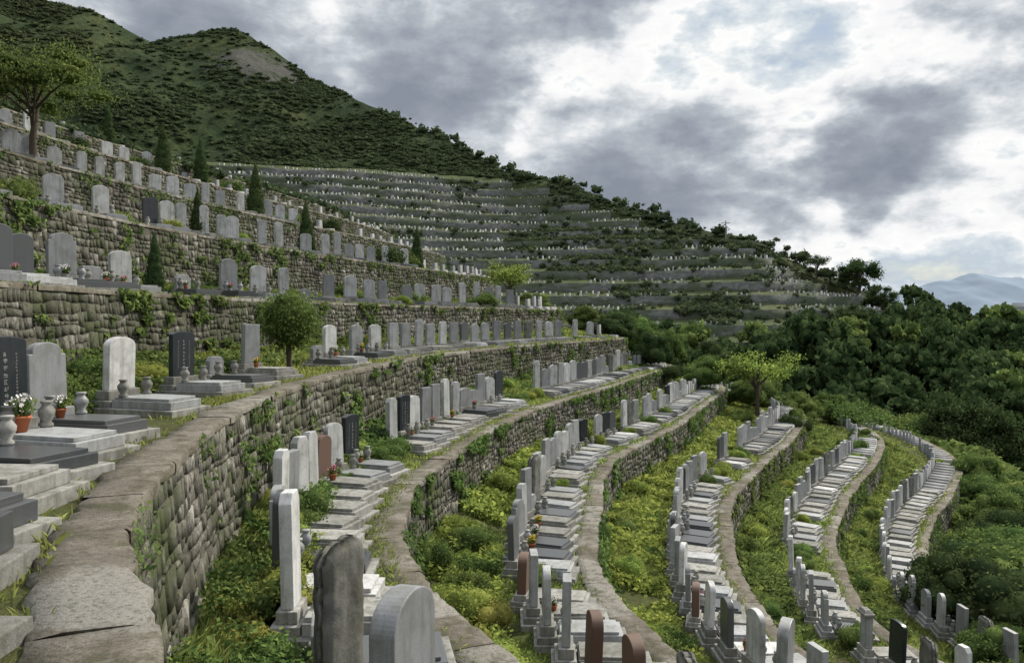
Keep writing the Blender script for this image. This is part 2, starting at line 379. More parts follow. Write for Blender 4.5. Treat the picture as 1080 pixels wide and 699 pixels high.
WL = {'U5': 'highest rough stone retaining wall on the upper left slope', 'U4': 'rough stone retaining wall second from the top, upper left', 'U3': 'rough stone retaining wall third from the top, upper left',
      'U2': 'tall stone retaining wall two levels above the near left path', 'U1': 'stone retaining wall rising directly above the near left graves', 'A': 'nearest rubble retaining wall dropping from the left path edge',
      'B': 'rubble retaining wall below the path that starts at bottom centre', 'C': 'rubble wall below the second path right of bottom centre', 'D': 'rubble wall below the third path curving at lower right',
      'E': 'rubble retaining wall under the fourth curved path, right side', 'F': 'lowest rubble retaining wall at far right above wooded slope'}
for i, k in enumerate(names[:-1]):
    tag(build_wall(k, Z[names[i+1]]), WL[k], 'wall', 'terrace retaining walls')
for ki, k in enumerate(names[:-1]):
    zl = Z[names[names.index(k)+1]]; C = EDGE[k]; n = NRM[k]; S = arclen(C); r = np.random.default_rng(ki+90)
    N0 = 90000 if k in 'ABCDE' or k in ('U1', 'U2') else 50000
    s = r.uniform(0, S[-1], N0); hfr = r.random(N0)**.8; z = zl+.2+(Z[k]-zl-.12)*hfr
    x = np.interp(s, S, C[:, 0]); y = np.interp(s, S, C[:, 1]); dist = np.hypot(x, y)
    px = 540+F_PX*x/np.maximum(y, .1)
    pn = vnoise(s/1.7+ki*31, z*.8)*.45+vnoise(s/.45+7, z*2.6+ki*7)*.55+.1*(1-hfr)*(hfr < .35)+.08*(hfr > .85)
    ok = (y > 2.5) & (px > -80) & (px < 1160) & (pn > (.68 if k in ('A', 'U1') else .65)) & (r.random(N0) < np.clip(28/dist, .15, 1)*.8)
    s, z, x, y, dist = s[ok], z[ok], x[ok], y[ok], dist[ok]; m = len(s)
    nx = np.interp(s, S, n[:, 0]); ny = np.interp(s, S, n[:, 1]); out = (Z[k]-z)*.09+.05+r.random(m)**2*.17
    P = np.column_stack([x+nx*out, y+ny*out, z]); nn = unit(np.column_stack([nx, ny, np.full(m, .5)])+r.normal(size=(m, 3))*.5); t = unit(np.cross(nn, r.normal(size=(m, 3)))); b = np.cross(nn, t)
    sz = (.035+.045*r.random(m))*np.clip(dist/9, .8, 2.6); sz = sz[:, None]
    V = np.stack([P-t*sz*.6, P+b*sz*.3, P+t*sz*.6, P-b*sz*.3], 1).reshape(-1, 3)
    if m: tag(link('wall_creeper', npmesh('wall_creeper', V, np.arange(4*m).reshape(-1, 4), L_MID)), f"small creepers and weeds rooted in the retaining wall of the {NICE[k]}", 'creeper', None, 'stuff')

# ------------------------------------------------------------------ paths
def build_path(k, w, over):
    C = EDGE[k]; n = NRM[k]; S = arclen(C); L = S[-1]; r = random.Random(len(k)*31+ord(k[0])); V = []; Fq = []
    s = 0
    while s < L-1:
        l = r.uniform(.9, 2.6); m = max(3, int(l/.14)) if k in 'ABCD' else max(2, int(l/.4)); o = len(V); dz = r.uniform(-.008, .008); tilt = r.uniform(-.008, .008); ov = over+r.uniform(-.025, .025)
        ss = np.linspace(s+.003, min(L, s+l-.003), m)
        for qi, q in enumerate(ss):
            x = np.interp(q, S, C[:, 0]); y = np.interp(q, S, C[:, 1]); nx = np.interp(q, S, n[:, 0]); ny = np.interp(q, S, n[:, 1])
            e = r.uniform(-.022, .022)-(.06*r.random() if r.random() < .2 else 0)-(.01 if qi in (0, m-1) else 0); wi = w+.07*math.sin(q*1.3)+r.uniform(-.05, .05); h = lambda: r.uniform(-.004, .004)
            for d, z in ((ov+e, -.07), (ov+e, .02+dz+h()), (ov+e-.03, .045+dz+h()), (-wi*.25+e, .05+dz+tilt*.4+h()), (-wi*.6+e, .052+dz+tilt+h()), (-wi, .045+dz+h()), (-wi-.03, -.05)):
                V.append((x+nx*d, y+ny*d, Z[k]+z))
        for a in range(m-1):
            for b in range(6): Fq.append([o+a*7+b, o+a*7+b+1, o+(a+1)*7+b+1, o+(a+1)*7+b])
        for a in (0, m-1):
            q = o+a*7; Fq.append([q, q+1, q+2, q+3]); Fq.append([q, q+3, q+4, q+5])
        s += l
    o = link('terrace_path', npmesh('terrace_path', V, Fq, PATH)); o['kind'] = 'structure'
PW = {'A': .52, 'B': .6, 'C': .58, 'D': .58, 'E': .58, 'F': .58, 'U1': .45, 'U2': .4, 'U3': .4, 'U4': .4, 'U5': .4}
for k, w in PW.items(): build_path(k, w, .05)

# ------------------------------------------------------------------ graves
def bevmesh(bm, name, mat, off=.012):
    bmesh.ops.recalc_face_normals(bm, faces=bm.faces)
    if off: bmesh.ops.bevel(bm, geom=[e for e in bm.edges if e.is_manifold and e.calc_face_angle(0) > .5], offset=off, segments=2, affect='EDGES', profile=.6, clamp_overlap=True)
    me = bpy.data.meshes.new(name); bm.to_mesh(me); bm.free(); me.materials.append(mat); return me
def bbox_into(bm, x0, x1, y0, y1, z0, z1, tx=0, ty=0):
    v = [bm.verts.new(p) for p in ((x0, y0, z0), (x1, y0, z0), (x1, y1, z0), (x0, y1, z0), (x0+tx, y0+ty, z1), (x1-tx, y0+ty, z1), (x1-tx, y1-ty, z1), (x0+tx, y1-ty, z1))]
    for f in ((0, 3, 2, 1), (4, 5, 6, 7), (0, 1, 5, 4), (1, 2, 6, 5), (2, 3, 7, 6), (3, 0, 4, 7)): bm.faces.new([v[i] for i in f])
def box_me(name, mat, *b, off=.012, **kw):
    bm = bmesh.new(); bbox_into(bm, *b, **kw); return bevmesh(bm, name, mat, off)
def outline(kind, w, h):
    if kind == 'arch': return [(-w, 0), (w, 0)]+[(w*math.cos(a), h-w*.55+w*.55*math.sin(a)) for a in np.linspace(0, math.pi, 25)]
    if kind == 'low': return [(-w, 0), (w, 0)]+[(w*math.cos(a), h-w*.22+w*.22*math.sin(a)) for a in np.linspace(0, math.pi, 17)]
    if kind == 'shoulder': return [(-w, 0), (w, 0), (w, h-.16), (w-.07, h-.16)]+[((w-.07)*math.cos(a), h-.13+.13*math.sin(a)) for a in np.linspace(0, math.pi, 15)]+[(-w+.07, h-.16), (-w, h-.16)]
    if kind == 'chamfer': return [(-w, 0), (w, 0), (w, h-.1), (w-.09, h), (-w+.09, h), (-w, h-.1)]
    if kind == 'flat': return [(-w, 0), (w, 0), (w*.97, h), (-w*.97, h)]
def roughstone(w, h, t, z0, mat):
    ny, nz = 15, 26; V = []; F = []
    for side in (0, 1):
        for iz in range(nz+1):
            fz = iz/nz
            wz = w*(1.02-.05*fz)*(1 if fz < .86 else (max(0.02, 1-((fz-.86)/.16)**3))**.5)
            for iy in range(ny+1):
                fy = iy/ny*2-1; y = fy*wz; z = z0+fz*h
                rnd = math.sqrt(max(0, 1-abs(fy)**9))*(1 if fz < .88 else math.sqrt(max(0, 1-((fz-.88)/.13)**3)))
                x = (t/2)*max(.3, rnd)
                nb = float(fbm(np.array(y*7+side*9+3), np.array(z*6+2), 4))
                V.append(((x+nb*.035)*(1 if side else -1), y+float(fbm(np.array(z*9+fy), np.array(fy*2+5), 3))*.025, z+(float(fbm(np.array(y*8), np.array(11.3), 3))*.04+y*.12)*fz))
    M_ = (ny+1)*(nz+1); I = lambda s, z, y: s*M_+z*(ny+1)+y
    for iz in range(nz):
        for iy in range(ny):
            F.append([I(1, iz, iy), I(1, iz, iy+1), I(1, iz+1, iy+1), I(1, iz+1, iy)]); F.append([I(0, iz, iy), I(0, iz+1, iy), I(0, iz+1, iy+1), I(0, iz, iy+1)])
        for iy in (0, ny): F.append([I(0, iz, iy), I(0, iz+1, iy), I(1, iz+1, iy), I(1, iz, iy)])
    for iy in range(ny): F.append([I(0, nz, iy), I(0, nz, iy+1), I(1, nz, iy+1), I(1, nz, iy)])
    return npmesh('headstone', V, F, mat, False)
def slabstone(kind, w, h, t, z0, mat):
    if kind == 'rough': return roughstone(w, h, t, z0, mat)
    bm = bmesh.new(); o = outline(kind, w, h); a = [bm.verts.new((-t/2, y, z+z0)) for y, z in o]; b = [bm.verts.new((t/2, y, z+z0)) for y, z in o]
    bm.faces.new(a); bm.faces.new(b[::-1])
    for i in range(len(o)): j = (i+1) % len(o); bm.faces.new((a[i], b[i], b[j], a[j]))
    return bevmesh(bm, 'headstone', mat, .014)
def urn_me(mat): return npmesh('urn', *lathe_np([(0, 0), (.075, 0), (.08, .03), (.05, .06), (.095, .14), (.1, .19), (.06, .24), (.05, .26), (.075, .285), (.07, .3), (0, .3)], 12), mat, True)
def inscription(w, h, z0, t, mat, seed):
    r = random.Random(seed); bm = bmesh.new(); cols = [(0, .06), (-w*.5, .03), (w*.5, .03)]
    for cy, cs in cols:
        z = z0+h*.78
        while z > z0+h*.2:
            for _ in range(6):
                if r.random() < .5: ly, lz = cs*r.uniform(.5, 1), cs*.1
                else: ly, lz = cs*.1, cs*r.uniform(.4, .9)
                y = cy+r.uniform(-.5, .5)*(cs-ly); zz = z+r.uniform(-.5, .5)*(cs-lz)
                x1 = t/2+.002+r.random()*.0015
                bbox_into(bm, t/2-.005, x1, y-ly/2, y+ly/2, zz-lz/2, zz+lz/2)
            z -= cs*1.3
    return bevmesh(bm, 'inscription', mat, 0)
DES = []
def design(desc, kind, w, h, t, hm, bm_, sm, plinth=.26, slab=(1.22, .38, .2), urns=False, cap=False, ins=None, kerb=True, km=None):
    z0 = .12+plinth; parts = []
    parts.append(('headstone', slabstone(kind, w, h, t, z0, hm)))
    if cap:
        b = bmesh.new(); bbox_into(b, -t/2-.06, t/2+.06, -w-.07, w+.07, z0+h+.002, z0+h+.07); bbox_into(b, -t/2-.03, t/2+.03, -w-.02, w+.02, z0+h+.072, z0+h+.15, tx=.04, ty=.1)
        parts.append(('cap', bevmesh(b, 'cap', bm_)))
    b = bmesh.new(); bbox_into(b, -.2, .19, -w-.14, w+.14, .1, .1+plinth*.45); bbox_into(b, -.14, .14, -w-.06, w+.06, .1+plinth*.45+.002, .12+plinth-.002)
    parts.append(('plinth', bevmesh(b, 'plinth', bm_)))
    L, hw, sh = slab
    if kerb: parts.append(('kerb', box_me('kerb', km or CONC, -.26, .24+L+.1, -hw-.11, hw+.11, -.12, .1)))
    b = bmesh.new(); bbox_into(b, .22, .22+L, -hw, hw, .102, .08+sh*.75); bbox_into(b, .24, .2+L*.95, -hw+.05, hw-.05, .08+sh*.75+.001, .08+sh); parts.append(('slab', bevmesh(b, 'slab', sm, .008)))
    small = [p for p in parts if p[0] != 'cap']
    if urns:
        u = urn_me(bm_)
        parts.append(('urn', u, (.22+L*.12, -hw*.72, .081+sh))); parts.append(('urn', u, (.22+L*.12, hw*.72, .081+sh)))
    DES.append(dict(desc=desc, parts=parts, small=small, ins=(w, h, z0, t, ins), top=z0+h))
design('round-topped light grey headstone', 'arch', .3, .92, .15, G_LIGHT, CONC, G_MID, urns=True)          #0
design('flat-topped grey headstone', 'flat', .27, 1.0, .16, G_MID, CONC, CONC)                               #1
design('black polished headstone', 'low', .31, .95, .13, G_BLACK, CONC, G_MID, urns=True, ins=GILT)                #2
design('tall slim pale headstone', 'chamfer', .21, 1.15, .17, G_LIGHT, CONC, CONC, plinth=.2)                      #3
design('shouldered grey headstone', 'shoulder', .32, .9, .15, G_MID, G_MID, G_DARK, urns=True)               #4
design('capped pillar headstone', 'flat', .22, .85, .2, G_MID, CONC, CONC, cap=True, plinth=.3)                       #5
design('dark grey arched headstone', 'arch', .27, .95, .16, G_DARK, CONC, G_LIGHT)                          #6
design('rough weathered headstone', 'rough', .32, 1.15, .26, G_ROUGH, G_ROUGH, G_MID, plinth=.12)                     #7
design('reddish brown headstone', 'arch', .29, .8, .2, G_BROWN, CONC, CONC, plinth=.18)                               #8
design('low broad grey headstone', 'low', .42, .6, .2, G_MID, CONC, G_DARK, slab=(1.22, .48, .24))                   #9
design('small low stone tablet', 'chamfer', .26, .4, .14, G_MID, CONC, G_DARK, slab=(1.25, .42, .18), plinth=.14, urns=True)  #10
design('large broad arched headstone', 'arch', .43, 1.05, .24, G_MID, CONC, G_MID, slab=(1.25, .5, .22), plinth=.3)  #11
design('stepped double slab tomb', 'low', .45, .5, .22, G_MID, G_ROUGH, G_DARK, slab=(1.15, .5, .34), plinth=.2, urns=True, km=G_ROUGH)  #12
INSC = {}
def row_line(k, d):
    return EDGE[k]-NRM[k]*d
OFF = {'A': 2.15, 'B': 2.2, 'C': 2.15, 'D': 2.15, 'E': 2.15, 'F': 2.15, 'U1': 1.95, 'U2': 1.9, 'U3': 1.9, 'U4': 1.9, 'U5': 1.9}
TURN = {'A': -24, 'U1': -30, 'U2': -30, 'U3': -28, 'U4': -25, 'U5': -25, 'B': -18, 'C': -16, 'D': -14, 'E': -12, 'F': -10}
PXL = {'A': [2, 42, 118, 187, 222, 262, 332, 347, 372, 391, 410], 'U1': [-40, -8, 18, 60, 92, 125, 190, 235, 268, 297, 320, 345, 367, 385], 'U2': [-30, 15, 55, 102, 153, 172, 190, 210, 228, 245, 272, 292, 320, 340], 'U3': [5, 30, 55, 82, 105, 125, 140, 160, 180]}
DSEQ = {'A': [2, 4, 0, 2, 10, 1, 10, 0, 4, 0, 1], 'U1': [0, 6, 6, 4, 10, 0, 10, 4, 0, 3, 10, 1, 0, 0], 'U2': [0, 10, 0, 0, 2, 0, 3, 3, 3, 0, 3, 3, 0, 3]}
SPC = {'A': 1.5, 'B': 1.18, 'C': 1.07, 'D': 1.08, 'E': 1.12, 'F': 1.15, 'U1': 1.5, 'U2': 1.5, 'U3': 1.6, 'U4': 1.7, 'U5': 1.9}
CAND = []; SHR = []
for k in names[:-1]:
    R = row_line(k, OFF[k]); S = arclen(R); n = NRM[k]
    ss = []
    if k in PXL:
        px = 540+F_PX*R[:, 0]/np.maximum(R[:, 1], .1); ok = np.where(R[:, 1] > 3)[0]; s0 = ok[0]
        for p in PXL[k]:
            j = s0
            while j < len(px)-2 and px[j] < p: j += 1
            ss.append(S[j])
        base = ss[-1]
        if k == 'A':
            ss = [ss[0]-1.35*q for q in (5, 4, 3, 2, 1)]+ss; DSEQ['A'] = [12, 12, 9, 1, 10]+DSEQ['A']
    else: base = {'B': np.interp(5.9, R[:, 1], S)}.get(k, S[30] if k not in ('U4', 'U5') else S[80])
    s = base+(SPC[k] if k in PXL else 0); nfix = len(ss)
    while s < S[-1]-14:
        ss.append(s); s += (1.3 if k == 'B' and len(ss) < 9 else SPC[k])*random.uniform(.95, 1.08)*(1 if k[0] != 'U' else random.choice([1, 1, 1.4]))
    for i, s in enumerate(ss):
        if k == 'B' and i == 2: s += .38
        x = np.interp(s, S, R[:, 0]); y = np.interp(s, S, R[:, 1]); nx = np.interp(s, S, n[:, 0]); ny = np.interp(s, S, n[:, 1])
        if k in DSEQ and i < len(DSEQ[k]): d = DSEQ[k][i]
        elif k[0] == 'U': d = random.choice([0, 0, 3, 3, 1, 4, 0])
        else: d = random.choices(range(11), [13, 17, 3, 18, 11, 3, 6, 3, .7, 5, 5])[0]
        tz = 0; scz = random.uniform(.88, 1.12)*1.16
        if k == 'B' and i < 9: d = [9, 11, 7, 10, 3, 6, 4, 3, 1][i]; tz = [0, -38, -34, 0, -10, 0, 0, 0, 0][i]; scz = [1, 1.22, 1.3, 1, 1.3, 1.25, 1.15, 1.25, 1.15][i]
        if k == 'C' and (12.2 < y < 13.3): d = 8; scz = 1.25
        elif k == 'C' and (11 < y < 12.2): d = 7; tz = -25
        if k == 'D' and (16.6 < y < 17.7): d = 11; tz = -30
        if k == 'D' and (18.5 < y < 19.4): d = 6
        if k == 'A': scz = random.uniform(1.0, 1.1)
        if i >= nfix and random.random() < (.1 if k in 'BCDEF' else .1) and not (k == 'B' and i < 9):
            SHR.append((k, x+nx*.55, y+ny*.55, Z[k], 'clip', random.uniform(.5, .7))); continue
        CAND.append([k, x, y, Z[k], math.atan2(ny, nx)+math.radians(TURN[k]+tz+random.uniform(-4, 4)), d, i, s, scz])
def inframe(x, y, z, m=0):
    p = proj((x, y, z)); return -m-30 < p[0] < 1110+m and -20-m < p[1] < 740+m
vis = [c for c in CAND if inframe(c[1], c[2], c[3]+.8, 60) or (c[0] == 'A' and 2.5 < c[2] < 12)]
vis.sort(key=lambda c: math.hypot(c[1], c[2]))
chosen = vis[:300]; rest = vis[300:]
chosen.sort(key=lambda c: (names.index(c[0]), c[7])); cnt = {}
NEARPOTS = []
for c in chosen:
    k, x, y, z, a, d, i, s, scz = c; D = DES[d]; dist = math.hypot(x, y)
    root = bpy.data.objects.new('grave', None); col.objects.link(root)
    root.location = (x, y, z+.02); root.rotation_euler = (random.uniform(-.014, .014), random.uniform(-.015, .015), a)
    root.scale = (1, (1.12 if k[0] == 'U' else 1)*random.uniform(.95, 1.08), scz)
    for p in (D['parts'] if dist < 42 else D['small']):
        o = link(p[0], p[1], root)
        if len(p) > 2: o.location = p[2]
        elif p[0] == 'headstone': o.rotation_euler = (random.uniform(-.015, .015), random.uniform(-.035, .035), random.uniform(-.05, .05))
    if dist < 30 and D['ins'][4] is not None and k in ('A', 'U1', 'B', 'U2') and d == 2:
        w, h, z0, t, im = D['ins']
        if d not in INSC: INSC[d] = inscription(w, h, z0, t, im, d)
        hd = [q for q in root.children if q.name.startswith('headstone')][0]; ins = link('inscription', INSC[d], hd)
    if inframe(x+math.cos(a), y+math.sin(a), z+.8) or inframe(x, y, z+.8):
        cnt[k] = cnt.get(k, 0)+1
        lab = f"{D['desc']}, {ordw(cnt[k])} from near end of {NICE[k]}"
    else: lab = f"{D['desc']} beyond the picture edge on {NICE[k]}"
    tag(root, lab, 'grave', 'graves in rows along the terraces')
    if dist < 34: NEARPOTS.append((k, x, y, z, a, d, cnt.get(k, 0), scz))

# ------------------------------------------------------------------ planting
SHM = {}; SHA = {}
def bl(seed, n, spread, r0, flat_=.8):
    r = random.Random(seed); return [(r.uniform(-spread, spread), r.uniform(-spread, spread), r0*flat_*r.uniform(.7, 1.3), r0*r.uniform(.7, 1.1), r0*r.uniform(.7, 1.1), r0*flat_*r.uniform(.7, 1.2)) for _ in range(n)]
def bigbl(seed):
    r = random.Random(seed); out = []
    for _ in range(34):
        v = Vector((r.gauss(0, 1), r.gauss(0, 1), abs(r.gauss(0, .9)))).normalized()*r.uniform(.45, .8); s = r.uniform(.2, .36); out.append((v.x, v.y, v.z*1.15+.15, s, s, s*.85))
    out.append((0, 0, .35, .7, .7, .6)); return out
for i in range(3):
    for kk, arr, mats in (('loose', leaf_arrays(2800, .12, bl(i, 10, .6, .36), i+1, .45, .45, .55), (L_MID, L_BRIGHT, L_YEL)),
                          ('clip', leaf_arrays(3600, .075, bl(i+20, 5, .34, .6, .75), i+11, .55, .82, .2), (L_BRIGHT, L_MID, L_YEL)),
                          ('dark', leaf_arrays(5000, .1, bl(i+40, 12, .62, .42, 1.0), i+21, .5, .6, .4), (L_MID, L_DARK, L_MID)),
                          ('big', leaf_arrays(17000, .055, bigbl(i+60), i+71, .5, .75, .3), (L_MID, L_DARK, L_MID))):
        SHM[kk, i] = [npmesh('foliage', *arr, m) for m in mats]
for i in range(3): SHA[i] = leaf_arrays(420, .2, bl(i, 8, .55, .38), i+1, .55, .55, .5)
def rand_in_strip(k, f0, f1, vismargin=0, near=None):
    G = STRIP[k]
    for _ in range(300):
        j = random.uniform(0, G.shape[1]-2); f = random.uniform(f0, f1)*10
        a, b = int(f), int(j); u, v = f-a, j-b
        a = min(a, 9)
        p = (G[a, b]*(1-v)+G[a, b+1]*v)*(1-u)+(G[a+1, b]*(1-v)+G[a+1, b+1]*v)*u
        if p[1] > 3 and inframe(*p, vismargin): return p
    return p
for k, n in (('A', 22), ('U1', 26), ('U2', 30), ('U3', 28), ('U4', 24), ('B', 44), ('C', 56), ('D', 52), ('E', 44), ('F', 30)):
    for q in range(n):
        p = rand_in_strip(k, .64, .92); SHR.append((k, p[0], p[1], p[2]-.05, random.choices(['loose', 'clip', 'dark'], [6, 3.5, 1.5 if k[0] != 'U' else 6])[0], random.uniform(.35, .8)*(1.25 if k[0] == 'U' else 1)))
def on_row(k, px, d):
    R = row_line(k, d); X = 540+F_PX*R[:, 0]/np.maximum(R[:, 1], .1); j = np.where(R[:, 1] > 4)[0][0]
    while j < len(X)-2 and X[j] < px: j += 1
    return R[j]
for k, px, d, kind, s in (('A', 78, 3.4, 'dark', .75), ('A', 75, 2.7, 'loose', .6), ('A', 100, 3.6, 'clip', .8), ('A', 150, 3.2, 'clip', .8), ('A', 215, 3.3, 'dark', .8), ('A', 240, 3.0, 'loose', .6), ('A', 170, 3.7, 'loose', .8), ('U1', 195, 2.4, 'clip', .85), ('U1', 120, 3.6, 'dark', .8), ('U1', 245, 3.0, 'clip', .7), ('U1', 60, 3.6, 'loose', .8),
                          ('U2', 15, 1.0, 'dark', .9), ('U2', 120, 2.6, 'clip', .8), ('U2', 175, 1.5, 'clip', .8), ('U2', 250, 1.8, 'clip', .8), ('U2', 400, 3, 'dark', 1.8), ('U2', 375, 3.4, 'dark', 1.5), ('U2', 420, 3, 'dark', 1.5), ('U1', 430, 2.5, 'dark', 1.1), ('U1', 505, 1.5, 'dark', 1.3), ('U1', 470, 2.5, 'clip', 1),
                          ('U4', 60, 2.8, 'dark', 1.6), ('U4', 130, 3.2, 'dark', 1.6), ('U4', 230, 3, 'dark', 1.8), ('U3', 290, 3, 'dark', 1.8), ('U3', 340, 3, 'dark', 1.6)):
    x, y = on_row(k, px, d); SHR.append((k, x, y, Z[k], kind, s))
for (x, y, k, s, kd) in ((-3.6, 10.6, 'B', .65, 'dark'), (-3.9, 12.2, 'B', .7, 'dark'), (-2.9, 9.2, 'B', .55, 'loose'), (-3.4, 9.6, 'B', .6, 'loose'), (-4.5, 14.2, 'B', .7, 'loose'), (-4.6, 16.5, 'B', .6, 'dark'), (-2.3, 7.8, 'B', .55, 'loose'), (-1.7, 6.9, 'B', .55, 'loose'), (-3.1, 8.4, 'B', .5, 'loose'), (-2.7, 8.1, 'B', .5, 'loose'), (-2.0, 7.2, 'B', .5, 'loose'), (-4.1, 13.2, 'B', .6, 'loose'),
                         (-1.1, 14.5, 'C', .75, 'loose'), (-.6, 12.6, 'C', .75, 'loose'), (-1.3, 17.5, 'C', .7, 'loose'), (-1.2, 21, 'C', .8, 'clip'), (0.2, 12.5, 'C', .55, 'clip'), (0.3, 11.3, 'C', .6, 'loose'), (-.4, 15.8, 'C', .65, 'clip'), (-.8, 19.2, 'C', .7, 'loose')):
    SHR.append((k, x, y, Z[k]+.1, kd, s))
for x, y, z, s in ((9, 70, -1.8, 2), (11.5, 66, -3.6, 2.2), (14, 73, -4, 2.4), (16.5, 68, -5.6, 2), (18, 76, -6, 2.4), (21, 71, -7.5, 1.8), (24, 76, -8, 2.4), (28, 76, -9.5, 2.2), (31.5, 79, -10, 2.4), (7, 74, -1, 2), (2, 76, .6, 2), (12, 80, -3, 3), (22, 85, -6, 3), (16, 85, -5, 2.6), (18, 62, -8.2, 1.0), (22, 62, -8.8, 1.3), (24, 66, -9.4, 1.5), (27, 63, -10.6, 1.2), (30, 68, -11, 1.5), (13, 63, -4.8, 1.1),
                   (18.7, 33.2, -12.8, 2.7), (20.7, 36.5, -13.0, 2.7), (21.5, 32.6, -13.0, 3.5), (22.8, 38.5, -13.4, 2.7), (17.4, 28.4, -12.9, 2.0), (24, 36, -13.4, 3.4), (19.8, 30.0, -13.2, 3.1), (24.5, 41.5, -14, 2.5), (27, 43, -14.0, 3.0), (26.5, 39, -14.2, 3.2), (29, 47, -14.2, 2.4), (31, 51, -14.2, 2.4), (33.5, 55, -14.4, 2.4), (36, 60, -14.6, 2.6), (34, 50, -14.6, 3.0), (38, 65, -14.3, 2.6), (15.9, 25.6, -12.2, 1.1)):
    SHR.append(('F' if z < -11.5 else 'B', x, y, z, 'big' if s > 1.4 else 'dark', s))
SHR.sort(key=lambda c: -c[5]/math.hypot(c[1], c[2])); srest = SHR[290:]; SHR = SHR[:290]
SHR.sort(key=lambda c: (names.index(c[0]), c[2])); scn = {}
DD = {'loose': 'loose leafy shrub', 'clip': 'rounded clipped bush', 'dark': 'dense green bush', 'big': 'large spreading bush'}
for k, x, y, z, kind, s in SHR:
    me = SHM[kind, random.randrange(3)][random.choices([0, 1, 2], [5, 4, 1.2])[0]]
    o = link('shrub', me, None, (x, y, z), (0, 0, random.uniform(0, 6.28)), (s*random.uniform(.85, 1.2), s*random.uniform(.85, 1.2), s*random.uniform(.8, 1.15)))
    scn[k, kind] = scn.get((k, kind), 0)+1
    tag(o, f"{DD[kind]}, {ordw(scn[k, kind])} such from near end of {NICE[k]}", 'shrub', 'shrubs growing on the terraces')
for i, (lf, lb) in enumerate(((L_MID, 'smaller dark green bushes crowding the far ends of the terraces'), (L_BRIGHT, 'smaller bright green bushes crowding the far ends of the terraces'))):
    Q = np.array([c[1:4] for c in srest[i::2]]); ss_ = np.array([c[5] for c in srest[i::2]])
    if len(Q): tag(link('small_shrubs', npmesh('small_shrubs', *stamp(SHA[i][0], SHA[i][1], Q, ss_, rng.uniform(0, 6, len(Q))), lf)), lb, 'shrubs', None, 'stuff')

def blades(P, h, w, r):
    n = len(P); a = r.uniform(0, 6.283, n); b = np.stack([np.cos(a), np.sin(a), np.zeros(n)], 1)*w[:, None]
    lean = np.column_stack([r.normal(size=(n, 2))*.45, np.ones(n)])*h[:, None]
    mid = P+lean*np.array([.35, .35, .6]); tip = P+lean
    return np.stack([P-b*.5, P+b*.5, mid+b*.6, tip], 1).reshape(-1, 3)
for k in ('U3', 'U2', 'U1', 'A', 'B', 'C', 'D', 'E', 'F', 'G'):
    G = STRIP[k]; r = np.random.default_rng(ord(k[-1])); n = 30000
    j = r.uniform(0, G.shape[1]-1.01, n); f = np.where(r.random(n) < .72, r.uniform(.57, 1, n), r.uniform(.1, .6, n)); f = f*9.99
    a = f.astype(int); b = j.astype(int); u = (f-a)[:, None]; v = (j-b)[:, None]
    P = (G[a, b]*(1-v)+G[a, b+1]*v)*(1-u)+(G[a+1, b]*(1-v)+G[a+1, b+1]*v)*u
    px = 540+F_PX*P[:, 0]/np.maximum(P[:, 1], .1); py = HZ-F_PX*P[:, 2]/np.maximum(P[:, 1], .1)
    dist = np.hypot(P[:, 0], P[:, 1])
    ok = (P[:, 1] > 2.5) & (px > -120) & (px < 1200) & (py < 800) & (r.random(n) < np.clip(45/dist, .25, 1))
    patch = vnoise(P[:, 0]*.9+40, P[:, 1]*.9); ok &= patch > .28
    if k == 'A': ok &= (f > 5) | (P[:, 1] > 14) | (r.random(n) < .4)
    P = P[ok]; dist = dist[ok]; m = 6
    Q = np.repeat(P, m, 0); dd = np.repeat(dist, m); Q[:, :2] += r.normal(size=(len(Q), 2))*.06*np.clip(dd/15, .6, 2)[:, None]
    low = np.where(np.repeat(f[ok], m) < 5.5, .55, 1.)
    h = (.08+.2*r.random(len(Q)))*np.clip(dd/30, .75, 1.3)*np.repeat(.6+patch[ok]*.9, m)*low; w = .014*np.clip(dd/12, .8, 5)
    V = blades(Q, h, w, r)
    wd = (vnoise(P[:, 0]*1.6+9, P[:, 1]*1.6+3) > .55) & (f[ok] > 5.6)
    PW_ = np.repeat(P[wd], 5, 0); mw = len(PW_); dw = np.repeat(dist[wd], 5); PW_ = PW_+np.column_stack([r.normal(size=(mw, 2))*.12, r.random(mw)*.32+.03])
    nn = unit(r.normal(size=(mw, 3))*.6+np.array([0, 0, .8])); t = unit(np.cross(nn, r.normal(size=(mw, 3)))); b2 = np.cross(nn, t); sz = ((.05+.06*r.random(mw))*np.clip(dw/14, .8, 2.6))[:, None]
    VW = np.stack([PW_-t*sz*.6, PW_+b2*sz*.35, PW_+t*sz*.6, PW_-b2*sz*.35], 1).reshape(-1, 3)
    if len(V): tag(link('grass', npmesh('grass', V, np.arange(len(V)).reshape(-1, 4), L_GRASS)), f'green grass growing between graves on the {NICE[k]}', 'grass', None, 'stuff')
    if len(VW): tag(link('weeds', npmesh('weeds', VW, np.arange(len(VW)).reshape(-1, 4), L_BRIGHT if k in 'CD' else L_MID)), f'broad-leaved weeds carpeting the planting strip of the {NICE[k]}', 'weeds', None, 'stuff')

